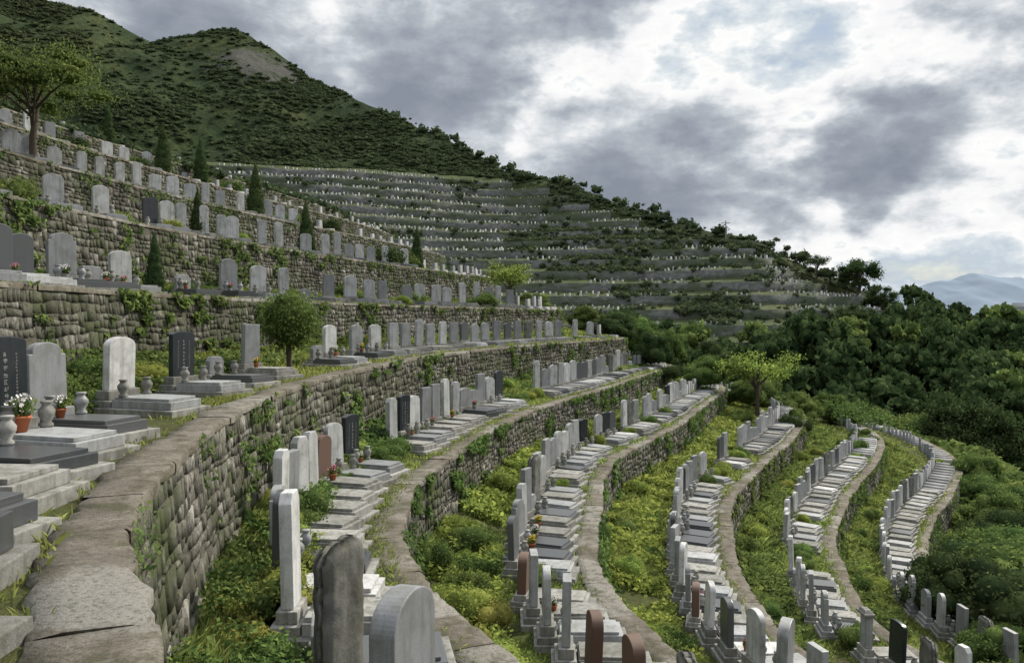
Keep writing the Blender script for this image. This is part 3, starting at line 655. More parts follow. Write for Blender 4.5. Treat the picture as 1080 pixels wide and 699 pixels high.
# ------------------------------------------------------------------ trees
def crown_blobs(seed, R, H, n, zc, flat_=.6):
    r = random.Random(seed); out = []
    for i in range(n):
        a = r.uniform(0, 6.28); q = R*math.sqrt(r.random())*.75; z = zc+H*(r.uniform(-.45, .45))*(1-q/R*.5)
        s = R*r.uniform(.24, .4); out.append((q*math.cos(a), q*math.sin(a), z, s, s, s*flat_))
    return out
def tree_proto(seed, R, H, zc, n, leaves, lsize, flat_=.65, tr=.07, core=.45):
    B = crown_blobs(seed, R, H, n, zc, flat_); r = random.Random(seed)
    parts = [tube_np([(0, 0, -.4), (.05, .02, zc*.4), (-.04, .06, zc*.75), (0, 0, zc+H*.2)], [tr*1.3, tr, tr*.75, tr*.35])]
    for b in B[:9]:
        z0 = zc*r.uniform(.45, .8); parts.append(tube_np([(0, 0, z0), (b[0]*.5, b[1]*.5, (z0+b[2])*.5+.05), (b[0], b[1], b[2])], [tr*.5, tr*.32, tr*.1], 5))
    return cat(parts), leaf_arrays(leaves, lsize, B, seed, .55, core, .45)
TREES = {}
for i in range(4): TREES['broad', i] = tree_proto(i+3, 1.0, 1.15, .95, 26, 6500, .068)
for i in range(3): TREES['airy', i] = tree_proto(i+30, 1.05, .75, 1.3, 22, 3800, .065, .6, .05, .25)
for i in range(2): TREES['umbrella', i] = tree_proto(i+70, 1.6, .75, 1.4, 34, 9000, .045, .36, .055, .3)
TREES['ball', 0] = (tube_np([(0, 0, -.3), (.02, 0, .5), (0, .02, 1.0)], [.06, .05, .04]), leaf_arrays(9000, .055, crown_blobs(5, .5, .9, 18, 1.0, 1.0)+[(0, 0, 1.0, .6, .6, .56)]*2, 5, .55, .8, .2))
def cyp(seed):
    r = random.Random(seed); bl_ = [(r.uniform(-.012, .012), r.uniform(-.012, .012), .13+z*.8, .165*(1-z)**.75*(1 if z > .12 else .85)+.02, .165*(1-z)**.75+.02, .13) for z in np.linspace(0, 1, 12)]
    return (tube_np([(0, 0, -.1), (0, 0, .2)], [.03, .02]), leaf_arrays(4500, .034, bl_, seed, .4, .88, .2, 1.2))
for i in range(2): TREES['cypress', i] = cyp(i)
TM = {}
def tree_mesh(kind, i, leaf):
    if (kind, i, leaf.name) not in TM:
        t, c = TREES[kind, i]; TM[kind, i, leaf.name] = (npmesh('trunk', *t, BARK, True), npmesh('crown', *c, leaf))
    return TM[kind, i, leaf.name]
def tree(kind, i, leaf, loc, s, label, group=None, sz=1.):
    t, c = tree_mesh(kind, i, leaf); root = bpy.data.objects.new('cypress_tree' if kind == 'cypress' else 'tree', None); col.objects.link(root)
    root.location = loc; root.rotation_euler = (0, 0, random.uniform(0, 6.28)); root.scale = (s, s, s*sz)
    link('trunk', t, root); link('crown', c, root); tag(root, label, 'tree', group); return root
CY = [('U1', 160, 2.4, 2.2, 'small dark cypress beside the graves one level above the near path'), ('U2', 207, 2.2, 2.7, 'dark cypress on the terrace two levels above the near path'), ('U2', 323, 2.2, 3.6, 'tall cypress between pale headstones two levels above the near path'),
      ('U4', 168, 1.1, 3.7, 'leftmost slender cypress among the upper left graves'), ('U4', 210, 1.1, 3.7, 'second slender cypress among the upper left graves'), ('U3', 270, 1.7, 4.0, 'slender cypress right of the upper left pair'), ('U2', 438, 2.1, 3.6, 'farthest cypress near the bend of the left terraces'), ('U5', 113, 1.1, 3.4, 'small cypress high behind the upper left graves')]
for q, (k, px, d, h, lab) in enumerate(CY):
    x, y = on_row(k, px, d); tree('cypress', q % 2, L_DARK, (x, y, Z[k]), h, lab, 'cypress trees between the graves', .98)
x, y = on_row('A', 303, 1.9); tree('ball', 0, L_MID, (x, y, Z['A']), 1.62, 'round ball-shaped clipped tree standing among near left graves')
x, y = on_row('U3', 36, 1.6); tree('umbrella', 0, L_MID, (x, y, Z['U3']-.3), 2.75, 'large spreading dark tree at the upper left edge', None, 1.12)
x, y = on_row('U5', -2, 3); tree('umbrella', 1, L_DARK, (x, y, Z['U5']), 2.4, 'dark tree behind the large spreading tree at upper left')
x, y = on_row('U1', 535, 2.6); tree('airy', 0, L_BRIGHT, (x, y, Z['U1']), 2.2, 'light green umbrella-shaped tree at the far left terrace bend')
tree('airy', 1, L_BRIGHT, (20.5, 66, -8.6), 3.4, 'bright airy tree on the bend of the lower terraces')
tree('airy', 2, L_MID, (33, 77, -14), 3.6, 'wide flat-crowned tree right of the lower terraces bend')
tree('broad', 2, L_MID, (25, 74, -10), 1.8, 'small bushy tree beside the airy tree on the bend')

# ------------------------------------------------------------------ far ridge with terraces
RP = np.array([(-520,430,60),(-420,440,70),(-300,440,88),(-240,436,104),(-205,428,123),(-184,424,138),(-168,421,148),(-153,419,152),(-140,415,148),(-122,408,135),(-100,400,119),(-75,386,106),(-48,370,90),(0,332,61),(36,300,44),(60,281,31),(78,268,26),(92,256,18),(104,246,11),(113,240,4),(128,228,-6),(140,208,-9),(152,185,-10),(172,160,-12),(205,135,-14),(260,110,-14)], float)
S = arclen(RP[:, :2]); M = 380; t = np.linspace(0, S[-1], M)
R = np.stack([np.interp(t, S, RP[:, i]) for i in range(3)], 1)
for _ in range(4): R[1:-1] = (R[:-2]+2*R[1:-1]+R[2:])/4
R[:, 2] += fbm(t/18, t*0+3, 5)*3.0*np.clip((150-R[:, 0])/60, .25, 1)
wv = np.clip((R[:, 0]-40)/90, 0, 1); wv = wv*wv*(3-2*wv); NN = unit(np.stack([-.45*(1-wv)-.03*wv, -.89*(1-wv)-1*wv], 1))
zr = R[:, 2]; SLP = .44+.05*fbm(t/60, t*0+9, 2)
def pt(d, z): return np.column_stack([R[:, :2]+NN*np.asarray(d).reshape(-1, 1), z])
ZTOP = 55; rows = [pt(np.full(M, -260.), zr-110), pt(np.full(M, -90.), zr-42), pt(np.full(M, -25.), zr-9), pt(np.zeros(M), zr)]
nat0 = len(rows)-1
zcap = np.minimum(zr-3.5, ZTOP+2)
for a in np.linspace(0, 1, 44)[1:]:
    z = zr+(np.minimum(zr, zcap)-zr)*a; d = (zr-z)/SLP; p = pt(d, z)
    gl_ = 7-22*np.abs(fbm(t/34+d/260, d/170+4, 3))
    p[:, 2] += (fbm(p[:, 0]/38, p[:, 1]/38, 6)*9-gl_*.8)*np.clip(d/30, 0, 1)*np.clip((1-a)*6, 0, 1); rows.append(p)
nat1 = len(rows)
levels = np.arange(ZTOP-1, -8, -4.0); EDG = []
wob = 13*np.sin(t/25+.5)+4.5*np.sin(t/10.5+1)
for q, zk in enumerate(levels):
    d = np.maximum((zr-zk)/SLP, 3.5/SLP); wt = np.clip((d-8)/18, 0, 1); d = d+wt*(wob*(.65+.35*math.sin(q*.35))+1.8*fbm(t/14, t*0+q*.5, 2))
    zt = np.minimum(zk, zr-3.5); zf = np.minimum(zk-2.3, zr-3.5); rows.append(pt(d, zt)); rows.append(pt(d+.3, zf)); EDG.append((d, zk))
st1 = len(rows)
d0 = d+.3; z0 = zf; bs = .5*(1-wv)+.3*wv
for a in np.linspace(0, 1, 16)[1:]:
    z = z0+(-54-z0)*a; p = pt(d0+(z0-z)/bs, z); p[:, 2] += fbm(p[:, 0]/14, p[:, 1]/14, 4)*2.5*min(1, a*5)*(1-a*.5); rows.append(p)
me, FG = sheet('far_hillside', rows, MOUNT, True); me.polygons.foreach_set('use_smooth', np.zeros(len(me.polygons), dtype=bool)); me.materials.append(TREAD)
if len(me.polygons) == (len(rows)-1)*(M-1):
    mi = np.zeros((len(rows)-1, M-1), dtype=np.int32); mi[nat1-1:st1, :] = 1; me.polygons.foreach_set('material_index', mi.ravel())
o = link('far_hillside', me); o['kind'] = 'structure'
HEAD = []
for q, (d, zk) in enumerate(EDG):
    ok = (zr-3.5 > zk+.1) & (R[:, 0] > -230); ok = np.where(ok)[0]
    if len(ok) < 4: continue
    i0, i1 = ok[0], ok[-1]+1; f = lambda dd, z: np.column_stack([R[i0:i1, :2]+NN[i0:i1]*(d[i0:i1, None]+dd), np.full(i1-i0, z)])
    me, _ = sheet('retaining_wall', [f(.55, zk-2.5), f(.42, zk+.15), f(.0, zk+.15), f(.0, zk-.4)], FARWALL)
    nm = 'topmost' if q == 0 else f'{ordw(q+1)} from the top'
    tag(link('retaining_wall', me), f'long distant terrace wall on the far hill, {nm}', 'wall', 'distant terrace walls on the far hill')
    C = f(.0, zk)[:, :2]; Sl = arclen(C)
    for row, off in ((0, -.8), (1, -4.6)):
        n = int(Sl[-1]/(1.4 if row == 0 else 1.8)); s = np.linspace(0, Sl[-1], n)+rng.uniform(-.25, .25, n); C2 = f(off, zk)[:, :2]
        x = np.interp(s, Sl, C2[:, 0]); y = np.interp(s, Sl, C2[:, 1])
        HEAD.append(np.column_stack([x, y, np.full(n, zk+(.05 if row != 1 else .75))]))
HEAD = np.vstack(HEAD); px = 540+F_PX*HEAD[:, 0]/HEAD[:, 1]; HEAD = HEAD[(px > 230) & (px < 930)]
def greenband(x, y, z):
    ph = 23+5*np.sin(x/26)+3*np.sin(x/9); return ((np.abs(z-ph) < 4.2) & (x > 0)) | (vnoise(x/18+5, z/4) > .7)
keep = (vnoise(HEAD[:, 0]/9, HEAD[:, 1]/9) > .27) & (rng.random(len(HEAD)) < .8) & ~greenband(*HEAD.T); HEAD = HEAD[keep]
bx = np.array([(-.5, -.5, -.3), (.5, -.5, -.3), (.5, .5, -.3), (-.5, .5, -.3), (-.5, -.35, 1), (.5, -.35, 1), (.5, .35, 1), (-.5, .35, 1)]); bf = np.array([(4, 5, 6, 7), (0, 1, 5, 4), (1, 2, 6, 5), (2, 3, 7, 6), (3, 0, 4, 7)])
n = len(HEAD); sc = np.column_stack([rng.uniform(.2, .3, n), rng.uniform(.4, .68, n), rng.uniform(.6, 1.2, n)])
V1, F1 = stamp(bx, bf, HEAD, sc, np.full(n, -2.0)+rng.normal(size=n)*.1)
m2, nt2 = newmat('distant_gravestone'); g2 = nt2.nodes.new('ShaderNodeNewGeometry')
finish(nt2, ramp(nt2, g2.outputs['Random Per Island'], [(0, (.13, .135, .14)), (.6, (.27, .28, .28)), (1, (.55, .55, .54))]), .7)
tag(link('distant_gravestones', npmesh('distant_gravestones', V1, F1, m2)), 'countless small pale gravestones dotted along the far hill terraces', 'gravestones', None, 'stuff')
m4_, nt4 = newmat('receding_gravestone'); g4 = nt4.nodes.new('ShaderNodeNewGeometry')
finish(nt4, ramp(nt4, g4.outputs['Random Per Island'], [(0, (.08, .085, .09)), (.6, (.15, .155, .16)), (1, (.25, .255, .26))]), .7)
if rest:
    pos = np.array([[c[1], c[2], c[3]] for c in rest]); ang = np.array([c[4] for c in rest]); n = len(rest)
    h = np.column_stack([np.full(n, .18), rng.uniform(.4, .58, n), rng.uniform(.85, 1.3, n)]); v1 = stamp(bx, bf, pos, h, ang)
    p2 = pos.copy(); p2[:, 0] += np.cos(ang)*.9; p2[:, 1] += np.sin(ang)*.9; v2 = stamp(bx, bf, p2, np.column_stack([np.full(n, 1.4), np.full(n, .85), np.full(n, .26)]), ang)
    tag(link('receding_gravestones', npmesh('receding_gravestones', *cat([v1, v2]), m4_)), 'more small graves at the far ends of the near terraces', 'gravestones', None, 'stuff')

# ------------------------------------------------------------------ scrub and woods
def scatter(G, n, mask=None, r=rng):
    A = np.linalg.norm(np.cross(G[1:, :-1]-G[:-1, :-1], G[:-1, 1:]-G[:-1, :-1]), axis=-1)
    c = (G[1:, 1:]+G[:-1, :-1])/2
    if mask is not None: A = A*mask(c)
    p = (A/A.sum()).ravel(); id_ = r.choice(len(p), n, p=p); a, b = np.unravel_index(id_, A.shape); u = r.random((n, 1)); v = r.random((n, 1))
    return (G[a, b]*(1-v)+G[a, b+1]*v)*(1-u)+(G[a+1, b]*(1-v)+G[a+1, b+1]*v)*u
def ground_z(x, y):
    P = FG.reshape(-1, 3); return P[np.argmin((P[:, 0]-x)**2+(P[:, 1]-y)**2), 2]
def inview(c, m=120):
    px = 540+F_PX*c[..., 0]/np.maximum(c[..., 1], .1); return ((px > -m) & (px < 1080+m) & (c[..., 1] > 20)).astype(float)
cl = [leaf_arrays(42, .5, [(0, 0, .2, 1, 1, .7), (.5, .3, .1, .6, .6, .45)], i, .75, .7, .2) for i in range(3)]
def scrub(name, P, s0, s1, mat, label, catn='scrub', zs=1.):
    parts = []
    for i in range(3):
        Q = P[i::3]; a = s0+(s1-s0)*rng.random(len(Q))**2; parts.append(stamp(cl[i][0], cl[i][1], Q, np.column_stack([a, a, a*zs]), rng.uniform(0, 6.28, len(Q))))
    tag(link(name, npmesh(name, *cat(parts), mat)), label, catn, None, 'stuff')
def nmask(c):
    rock = np.clip((np.hypot(c[..., 0]+122, c[..., 1]-388)-12)/10, 0, 1)
    return inview(c)*np.clip(.25+1.6*fbm(c[..., 0]/30, c[..., 1]/30, 5), .07, 1)*rock
scrub('mountain_scrub', scatter(FG[nat0:nat1], 11000, nmask), .6, 2.3, L_FAR, 'dark scrub and low trees covering the big mountain slope', zs=.65)
Pt = scatter(FG[nat1:st1], 1000, lambda c: inview(c)*(vnoise(c[..., 0]/16, c[..., 1]/16) > .5))
Pg = scatter(FG[nat1:st1], 3400, lambda c: inview(c)*greenband(c[..., 0], c[..., 1], c[..., 2]))
scrub('terrace_scrub', np.vstack([Pt, Pg]), .4, 1.8, L_FAR, 'low bushes growing between the far hill terraces')
rd = R[(R[:, 0] > -60) & (R[:, 0] < 125)]; idx = rng.integers(0, len(rd), 300); Pr = rd[idx].copy(); Pr[:, :2] += rng.normal(size=(300, 2))*3; Pr[:, 2] -= .4
scrub('ridge_scrub', Pr, .6, 3.0, L_FAR, 'bushy trees along the far ridge skyline')
scrub('slope_scrub', np.vstack([scatter(G_H, 2600, inview), scatter(G_I, 1200, inview), scatter(STRIP['G'], 700, inview)]), .5, 1.5, L_MID, 'dense undergrowth on the slope below the lowest terrace', 'undergrowth')
scrub('upper_slope_scrub', np.vstack([scatter(G_U6, 1500, inview), scatter(G_U7, 2200, inview)]), .3, 1.0, L_FAR, 'scrub covering the slope above the highest near terrace')
wt_ = [leaf_arrays(560, .24, crown_blobs(i+60, 1.0, 1.1, 13, .95, .75), i, .7, .75, .35) for i in range(4)]
WP = np.vstack([scatter(FG[st1-1:], 640, lambda c: inview(c)*(c[..., 2] > -50)),
                scatter(FG[st1-1:], 280, lambda c: inview(c)*(c[..., 0] > 100)*(c[..., 2] > -34))])
rr = R[(R[:, 0] > 118) & (R[:, 0] < 200)]; q = rr[rng.integers(0, len(rr), 70)].copy(); q[:, :2] += rng.normal(size=(70, 2))*4; q[:, 2] -= 1; WP = np.vstack([WP, q])
for wi, (lf, wl) in enumerate(((L_DARK, 'distant dark woodland filling the valley and right hillside'), (L_MID, 'lighter green tree clumps mixed into the distant woodland'))):
    parts = []
    for i in range(4):
        Q = WP[i::4]; Q = Q[::6] if wi else np.delete(Q, np.s_[::6], 0)
        ws = rng.uniform(3.0, 6.8, len(Q)); parts.append(stamp(wt_[i][0], wt_[i][1], Q, np.column_stack([ws, ws, ws*rng.uniform(.95, 1.45, len(Q))]), rng.uniform(0, 6.28, len(Q))))
    tag(link('woodland', npmesh('woodland', *cat(parts), lf)), wl, 'woodland', None, 'stuff')
TP = np.vstack([scatter(G_H[3:], 55, lambda c: inview(c, 0)*(c[..., 0] > 30)), scatter(G_I, 44, lambda c: inview(c, 0)*(c[..., 0] > 35))])
TP = TP[np.argsort(TP[:, 0]/TP[:, 1])]
for q, p in enumerate(TP):
    s = random.uniform(3.2, 6.2); kind = random.random()
    lf = L_DARK if kind < .75 else L_MID
    tree('broad', q % 4, lf, tuple(p-np.array([0, 0, .5])), s, f"{'dark' if kind < .75 else 'mid'} green tree on the right wooded slope, {ordw(q+1)} from left", 'trees on the right wooded slope', random.uniform(.9, 1.25))
for q, (px, Y, kd, s, lf, lab) in enumerate(((905, 236, 'broad', 7.2, L_DARK, 'big dark tree on the skyline at the end of far ridge'), (861, 243, 'airy', 4.6, L_FAR, 'thin bare-looking tree left of the big skyline tree'), (928, 232, 'broad', 5, L_DARK, 'lower dark tree right of the big skyline tree'),
                               (700, 287, 'airy', 2.8, L_FAR, 'tiny lone tree on the far ridge crest'), (1045, 196, 'broad', 8.5, L_DARK, 'tall dark tree near the right edge on the skyline'), (1005, 200, 'broad', 8, L_MID, 'rounded tree left of the tall right edge tree'), (965, 215, 'broad', 7.5, L_DARK, 'broad dark tree in the gap below distant mountains'), (1085, 180, 'broad', 8, L_MID, 'green tree cut by the right picture edge'), (900, 205, 'broad', 5.5, L_DARK, 'dark tree under the right end of far terraces'))):
    X = (px-540)/F_PX*Y; tree(kd, q % 3, lf, (X, Y, ground_z(X, Y)-.6), s, lab)

# ------------------------------------------------------------------ rear mountain, distant range, plain
def hf(name, x0, x1, y0, y1, nx, ny, fn, mat):
    X, Y = np.meshgrid(np.linspace(x0, x1, nx), np.linspace(y0, y1, ny)); Zz = fn(X, Y); G = np.stack([X, Y, Zz], -1)
    I = np.arange(nx*ny).reshape(ny, nx); F = np.stack([I[:-1, :-1], I[:-1, 1:], I[1:, 1:], I[1:, :-1]], -1).reshape(-1, 4)
    o = link(name, npmesh(name, G.reshape(-1, 3), F, mat)); o['kind'] = 'structure'; return G
def m0(X, Y):
    rx = np.interp(X, [-900, -560, -470, -380, -330, -262, -225, -200, -120, 0], [140, 245, 262, 256, 244, 206, 174, 150, 85, 0])
    return rx-np.abs(Y-640)*.42+fbm(X/70, Y/70, 6)*26*np.clip(np.abs(Y-640)/40, .12, 1)
GM0 = hf('rear_mountain', -900, 0, 420, 900, 220, 130, m0, MOUNT)
scrub('rear_mountain_scrub', scatter(GM0, 5200, lambda c: inview(c)*(c[..., 1] < 660)*(c[..., 2] > 60)*np.clip(.25+1.5*fbm(c[..., 0]/40, c[..., 1]/40, 4), .06, 1)), 1.2, 4.0, L_FAR, 'dark scrub on the tall mountain at upper left', zs=.65)
HAZE, nth = newmat('haze_tinted_mountain'); pz = objpos(nth); finish(nth, ramp(nth, noise(nth, .002, 6, .6, pz), [(.3, (.19, .235, .29)), (.7, (.22, .265, .325))]), 1, None, 0, 0, 0)  # distance haze painted into the base colour as blue-grey
HAZE2, nth = newmat('haze_tinted_mountain_far'); pz = objpos(nth); finish(nth, ramp(nth, noise(nth, .002, 6, .6, pz), [(.3, (.29, .345, .4)), (.7, (.32, .375, .43))]), 1, None, 0, 0, 0)  # farther range: paler blue, its haze also put into the base colour
def m3(X, Y):
    rx = np.interp(X, [1900, 2300, 2480, 2620, 2760, 2880, 3050, 3180, 3300, 3600, 4300], [90, 150, 185, 225, 240, 282, 258, 266, 235, 205, 150])
    return rx*1.0-np.abs(Y-5000)*.22+fbm(X/200, Y/200, 5)*24-4
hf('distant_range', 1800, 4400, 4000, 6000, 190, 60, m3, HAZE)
def m4(X, Y):
    rx = np.interp(X, [2200, 3300, 4000, 4400, 5000, 6500], [60, 150, 235, 255, 215, 330]); return rx-np.abs(Y-8000)*.2+fbm(X/500, Y/500, 4)*40
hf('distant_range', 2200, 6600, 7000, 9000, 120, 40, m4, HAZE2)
gm = groundmat('valley_floor', (.03, .04, .02), (.05, .065, .03), (.08, .09, .06), .01, 1)
I = link('ground', npmesh('ground', [(-12000, -3000, -52), (12000, -3000, -52), (12000, 14000, -52), (-12000, 14000, -52)], [[0, 1, 2, 3]], gm)); I['kind'] = 'structure'

PALE = flat('pale_render', (.36, .38, .4), .8); GLS = flat('window_glass', (.14, .16, .19), .3, .4)
def building(cx, cy, w, d, z0, z1, nf, nw, label):
    root = bpy.data.objects.new('apartment_tower', None); col.objects.link(root); root.location = (cx, cy, z0); root.rotation_euler = (0, 0, .25)
    b = bmesh.new(); bbox_into(b, -w/2, w/2, -d/2, d/2, 0, z1-z0); link('wall', bevmesh(b, 'wall', PALE, 0), root)
    b = bmesh.new(); bbox_into(b, -w/2-.6, w/2+.6, -d/2-.6, d/2+.6, z1-z0+.01, z1-z0+1.4); bbox_into(b, -w/6, w/6, -d/6, d/6, z1-z0+1.42, z1-z0+5); link('roof', bevmesh(b, 'roof', PALE, 0), root)
    b = bmesh.new(); bbox_into(b, -w/nw*.28, w/nw*.28, -.15, .1, -1, 1); wm = bevmesh(b, 'window', GLS, 0)
    top = z1-z0
    for i in range(nf):
        for j in range(nw): link('window', wm, root, (-w/2+w*(j+.5)/nw, -d/2-.02, top-3-i*3.6))
    tag(root, label, 'building')
building(508, 800, 24, 20, -50, 10, 8, 6, 'pale apartment tower beyond the trees at right edge')
building(560, 850, 20, 20, -50, 3, 5, 5, 'lower pale apartment block just right of the pale tower')
MET = flat('galvanised_steel', (.2, .2, .2), .6)
def pole(px, Y, zb, h, label):
    root = bpy.data.objects.new('utility_pole', None); col.objects.link(root); root.location = ((px-540)/F_PX*Y, Y, zb)
    link('mast', npmesh('mast', *tube_np([(0, 0, 0), (0, 0, h)], [.28, .16], 8), MET), root)
    for z, w in ((h*.92, 1.5), (h*.76, 1.1)): link('crossarm', npmesh('crossarm', *tube_np([(-w, 0, z), (w, .01, z)], [.13, .13], 6), MET), root)
    tag(root, label, 'pole')
pole(765, 268, 23, 9.5, 'taller utility pole with crossarms on the far ridge skyline')
pole(812, 258, 16, 7, 'shorter utility pole right of the tall one on skyline')

# ------------------------------------------------------------------ flower pots on graves
potm = npmesh('pot', *lathe_np([(0, 0), (.075, 0), (.11, .15), (.125, .155), (.125, .19), (.11, .19), (.1, .16), (0, .16)], 16), TERRA, True)
potg = npmesh('pot', *lathe_np([(0, 0), (.07, 0), (.1, .06), (.1, .13), (.085, .16), (.07, .16), (.06, .13), (0, .13)], 14), CONC, True)
plm = [npmesh('plant', *leaf_arrays(240, .09, [(0, 0, .27, .15, .15, .13), (.05, .04, .33, .1, .1, .1)], i, .4, .3, .5, .4), L_MID) for i in range(2)]
flm = [npmesh('flowers', *leaf_arrays(110, .04, [(0, 0, .34, .17, .17, .1), (.06, -.04, .4, .09, .09, .07)], 9, .9, 0, .3), m) for m in (PETAL_W, PETAL_P, PETAL_Y)]
pots = 0
CN = ['white', 'pink', 'yellow']
for (k, x, y, z, a, d, c, scz) in NEARPOTS:
    if not c: continue
    isA = k == 'A'
    px_ = proj((x, y, z))[0]
    want = (isA and -20 < px_ < 60) or (isA and px_ > 210 and random.random() < .6) or (not isA and random.random() < .3)
    if not want: continue
    sd = random.choice([-1, 1]); lx, ly = (.42, sd*.16); zz = .02+scz*(.08+{9: .24, 11: .22, 12: .34, 10: .18}.get(d, .2))
    X = x+math.cos(a)*lx-math.sin(a)*ly; Y = y+math.sin(a)*lx+math.cos(a)*ly; ci = 0 if isA and px_ < 60 else random.randrange(3)
    clay = isA or random.random() < .5
    root = bpy.data.objects.new('flower_pot', None); col.objects.link(root); root.location = (X, Y, z+zz+.002); s = (1.0 if px_ < 20 else .7) if (isA and px_ < 60) else random.uniform(.6, .85); root.scale = (s, s, s)
    link('pot', potm if clay else potg, root); link('plant', plm[pots % 2], root); link('flowers', flm[ci], root); pots += 1
    tag(root, f"{'terracotta' if clay else 'grey stone'} pot, {CN[ci]} flowers, {ordw(c)} grave of {NICE[k]}", 'flower pot', 'flower pots on the graves')

# ------------------------------------------------------------------ world
w = bpy.data.worlds.new('World'); scene.world = w; w.use_nodes = True; nt = w.node_tree; nt.nodes.clear()
AZ, EL = math.radians(46), math.radians(41)
sky = nt.nodes.new('ShaderNodeTexSky'); sky.sky_type = 'NISHITA'; sky.sun_disc = False; sky.sun_elevation = EL; sky.sun_rotation = AZ
tc = nt.nodes.new('ShaderNodeTexCoord').outputs['Generated']
nrm = nt.nodes.new('ShaderNodeVectorMath'); nrm.operation = 'NORMALIZE'; nt.links.new(tc, nrm.inputs[0]); D = nrm.outputs[0]
sx = nt.nodes.new('ShaderNodeSeparateXYZ'); nt.links.new(D, sx.inputs[0])
mpp = nt.nodes.new('ShaderNodeMapping'); mpp.inputs['Scale'].default_value = (1, 1, 1.9); mpp.inputs['Location'].default_value = (3.1, .7, 1.3); nt.links.new(D, mpp.inputs[0]); DV = mpp.outputs[0]
nA = noise(nt, 4.6, 9, .58, DV); nC = noise(nt, 15, 6, .62, DV)
wn = nt.nodes.new('ShaderNodeTexNoise'); wn.inputs['Scale'].default_value = 8; wn.inputs['Detail'].default_value = 6; nt.links.new(DV, wn.inputs['Vector'])
wsub = nt.nodes.new('ShaderNodeVectorMath'); wsub.operation = 'SUBTRACT'; nt.links.new(wn.outputs['Color'], wsub.inputs[0]); wsub.inputs[1].default_value = (.5, .5, .5)
wsc = nt.nodes.new('ShaderNodeVectorMath'); wsc.operation = 'MULTIPLY'; nt.links.new(wsub.outputs[0], wsc.inputs[0]); wsc.inputs[1].default_value = (.34, .34, .2)
wad = nt.nodes.new('ShaderNodeVectorMath'); wad.operation = 'ADD'; nt.links.new(D, wad.inputs[0]); nt.links.new(wsc.outputs[0], wad.inputs[1])
wno = nt.nodes.new('ShaderNodeVectorMath'); wno.operation = 'NORMALIZE'; nt.links.new(wad.outputs[0], wno.inputs[0]); DW = wno.outputs[0]
def blobv(v, width, amp, src=None):
    dp = nt.nodes.new('ShaderNodeVectorMath'); dp.operation = 'DOT_PRODUCT'; nt.links.new(src or D, dp.inputs[0]); dp.inputs[1].default_value = v
    mr = nt.nodes.new('ShaderNodeMapRange'); mr.interpolation_type = 'SMOOTHSTEP'; nt.links.new(dp.outputs['Value'], mr.inputs[0])
    mr.inputs[1].default_value = math.cos(width); mr.inputs[2].default_value = 1; mr.inputs[3].default_value = 0; mr.inputs[4].default_value = amp; return mr.outputs[0]
def blob(px, py, width, amp): return blobv(Vector(((px-540)/F_PX, 1, (HZ-py)/F_PX)).normalized(), width, amp, DW)
dn = mth(nt, 'MULTIPLY_ADD', nA, 2.0, -.47)
dn = mth(nt, 'ADD', dn, mth(nt, 'MULTIPLY_ADD', nC, .4, -.2))
for b in ((280, 50, .36, .16), (460, 60, .16, .12), (560, 0, .13, .14), (650, 95, .16, -.16), (790, 70, .16, -.1), (690, 195, .18, .2), (560, 180, .14, .1), (980, 20, .18, -.14), (970, 160, .17, .26), (890, 165, .1, .12), (1060, 105, .07, -.14), (905, 238, .07, .16), (860, 285, .13, -.16), (1000, 280, .14, -.16), (820, 125, .09, -.1)):
    dn = mth(nt, 'ADD', dn, blob(*b))
cloud = ramp(nt, dn, [(0., (.42, .51, .62)), (.12, (.52, .6, .69)), (.24, (.72, .78, .82)), (.33, (1.0, 1.0, .99)), (.44, (.93, .93, .94)), (.55, (.66, .7, .735)), (.67, (.45, .49, .54)), (.83, (.32, .355, .415)), (1., (.25, .285, .34))])
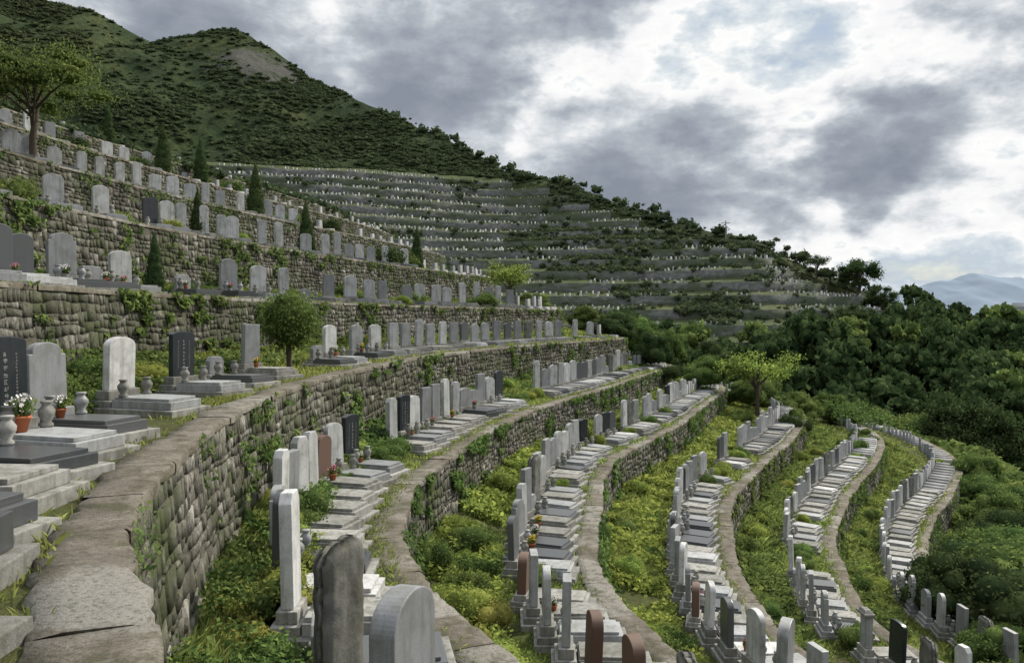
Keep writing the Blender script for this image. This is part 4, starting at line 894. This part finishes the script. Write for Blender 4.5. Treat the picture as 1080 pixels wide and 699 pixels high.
zen = nt.nodes.new('ShaderNodeMapRange'); nt.links.new(sx.outputs[2], zen.inputs[0]); zen.inputs[1].default_value = .42; zen.inputs[2].default_value = .8; zen.inputs[3].default_value = 1; zen.inputs[4].default_value = 1.9  # overhead sky brightened outside the view, added to lift the ambient light
gl = blobv(Vector((math.sin(AZ)*math.cos(EL), math.cos(AZ)*math.cos(EL), math.sin(EL))), .4, 5.5)  # added glow around the sun direction, feeds extra soft light into the scene
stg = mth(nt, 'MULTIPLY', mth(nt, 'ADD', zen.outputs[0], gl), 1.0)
cm = nt.nodes.new('ShaderNodeMapRange'); cm.inputs[1].default_value = -.15; cm.inputs[2].default_value = .14; nt.links.new(dn, cm.inputs[0])
b1 = nt.nodes.new('ShaderNodeBackground'); nt.links.new(sky.outputs[0], b1.inputs[0]); b1.inputs[1].default_value = .1
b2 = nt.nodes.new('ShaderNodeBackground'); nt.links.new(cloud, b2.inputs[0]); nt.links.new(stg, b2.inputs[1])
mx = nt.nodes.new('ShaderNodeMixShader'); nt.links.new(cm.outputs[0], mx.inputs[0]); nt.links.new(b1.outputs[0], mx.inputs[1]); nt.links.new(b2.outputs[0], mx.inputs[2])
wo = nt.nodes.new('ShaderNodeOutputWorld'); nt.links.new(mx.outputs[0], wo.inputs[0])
sd = bpy.data.lights.new('sun', 'SUN'); sd.energy = 5.0; sd.angle = math.radians(1.2); sd.color = (1, .91, .76); so = bpy.data.objects.new('sun', sd); col.objects.link(so)
sv = Vector((math.sin(AZ)*math.cos(EL), math.cos(AZ)*math.cos(EL), math.sin(EL))); so.rotation_euler = (-sv).to_track_quat('-Z', 'Y').to_euler()

cd = bpy.data.cameras.new('camera'); co = bpy.data.objects.new('camera', cd); col.objects.link(co)
cd.lens = 28; cd.sensor_width = 36; cd.clip_end = 30000; cd.clip_start = .05
co.location = (0, 0, 0); co.rotation_euler = (math.radians(90)-math.atan(14.5/F_PX), 0, 0)
scene.camera = co
scene.view_settings.view_transform = 'Standard'; scene.view_settings.look = 'None'; scene.view_settings.exposure = 0
print('graves', len(chosen), 'rest', len(rest), 'shrubs', len(SHR), cnt)
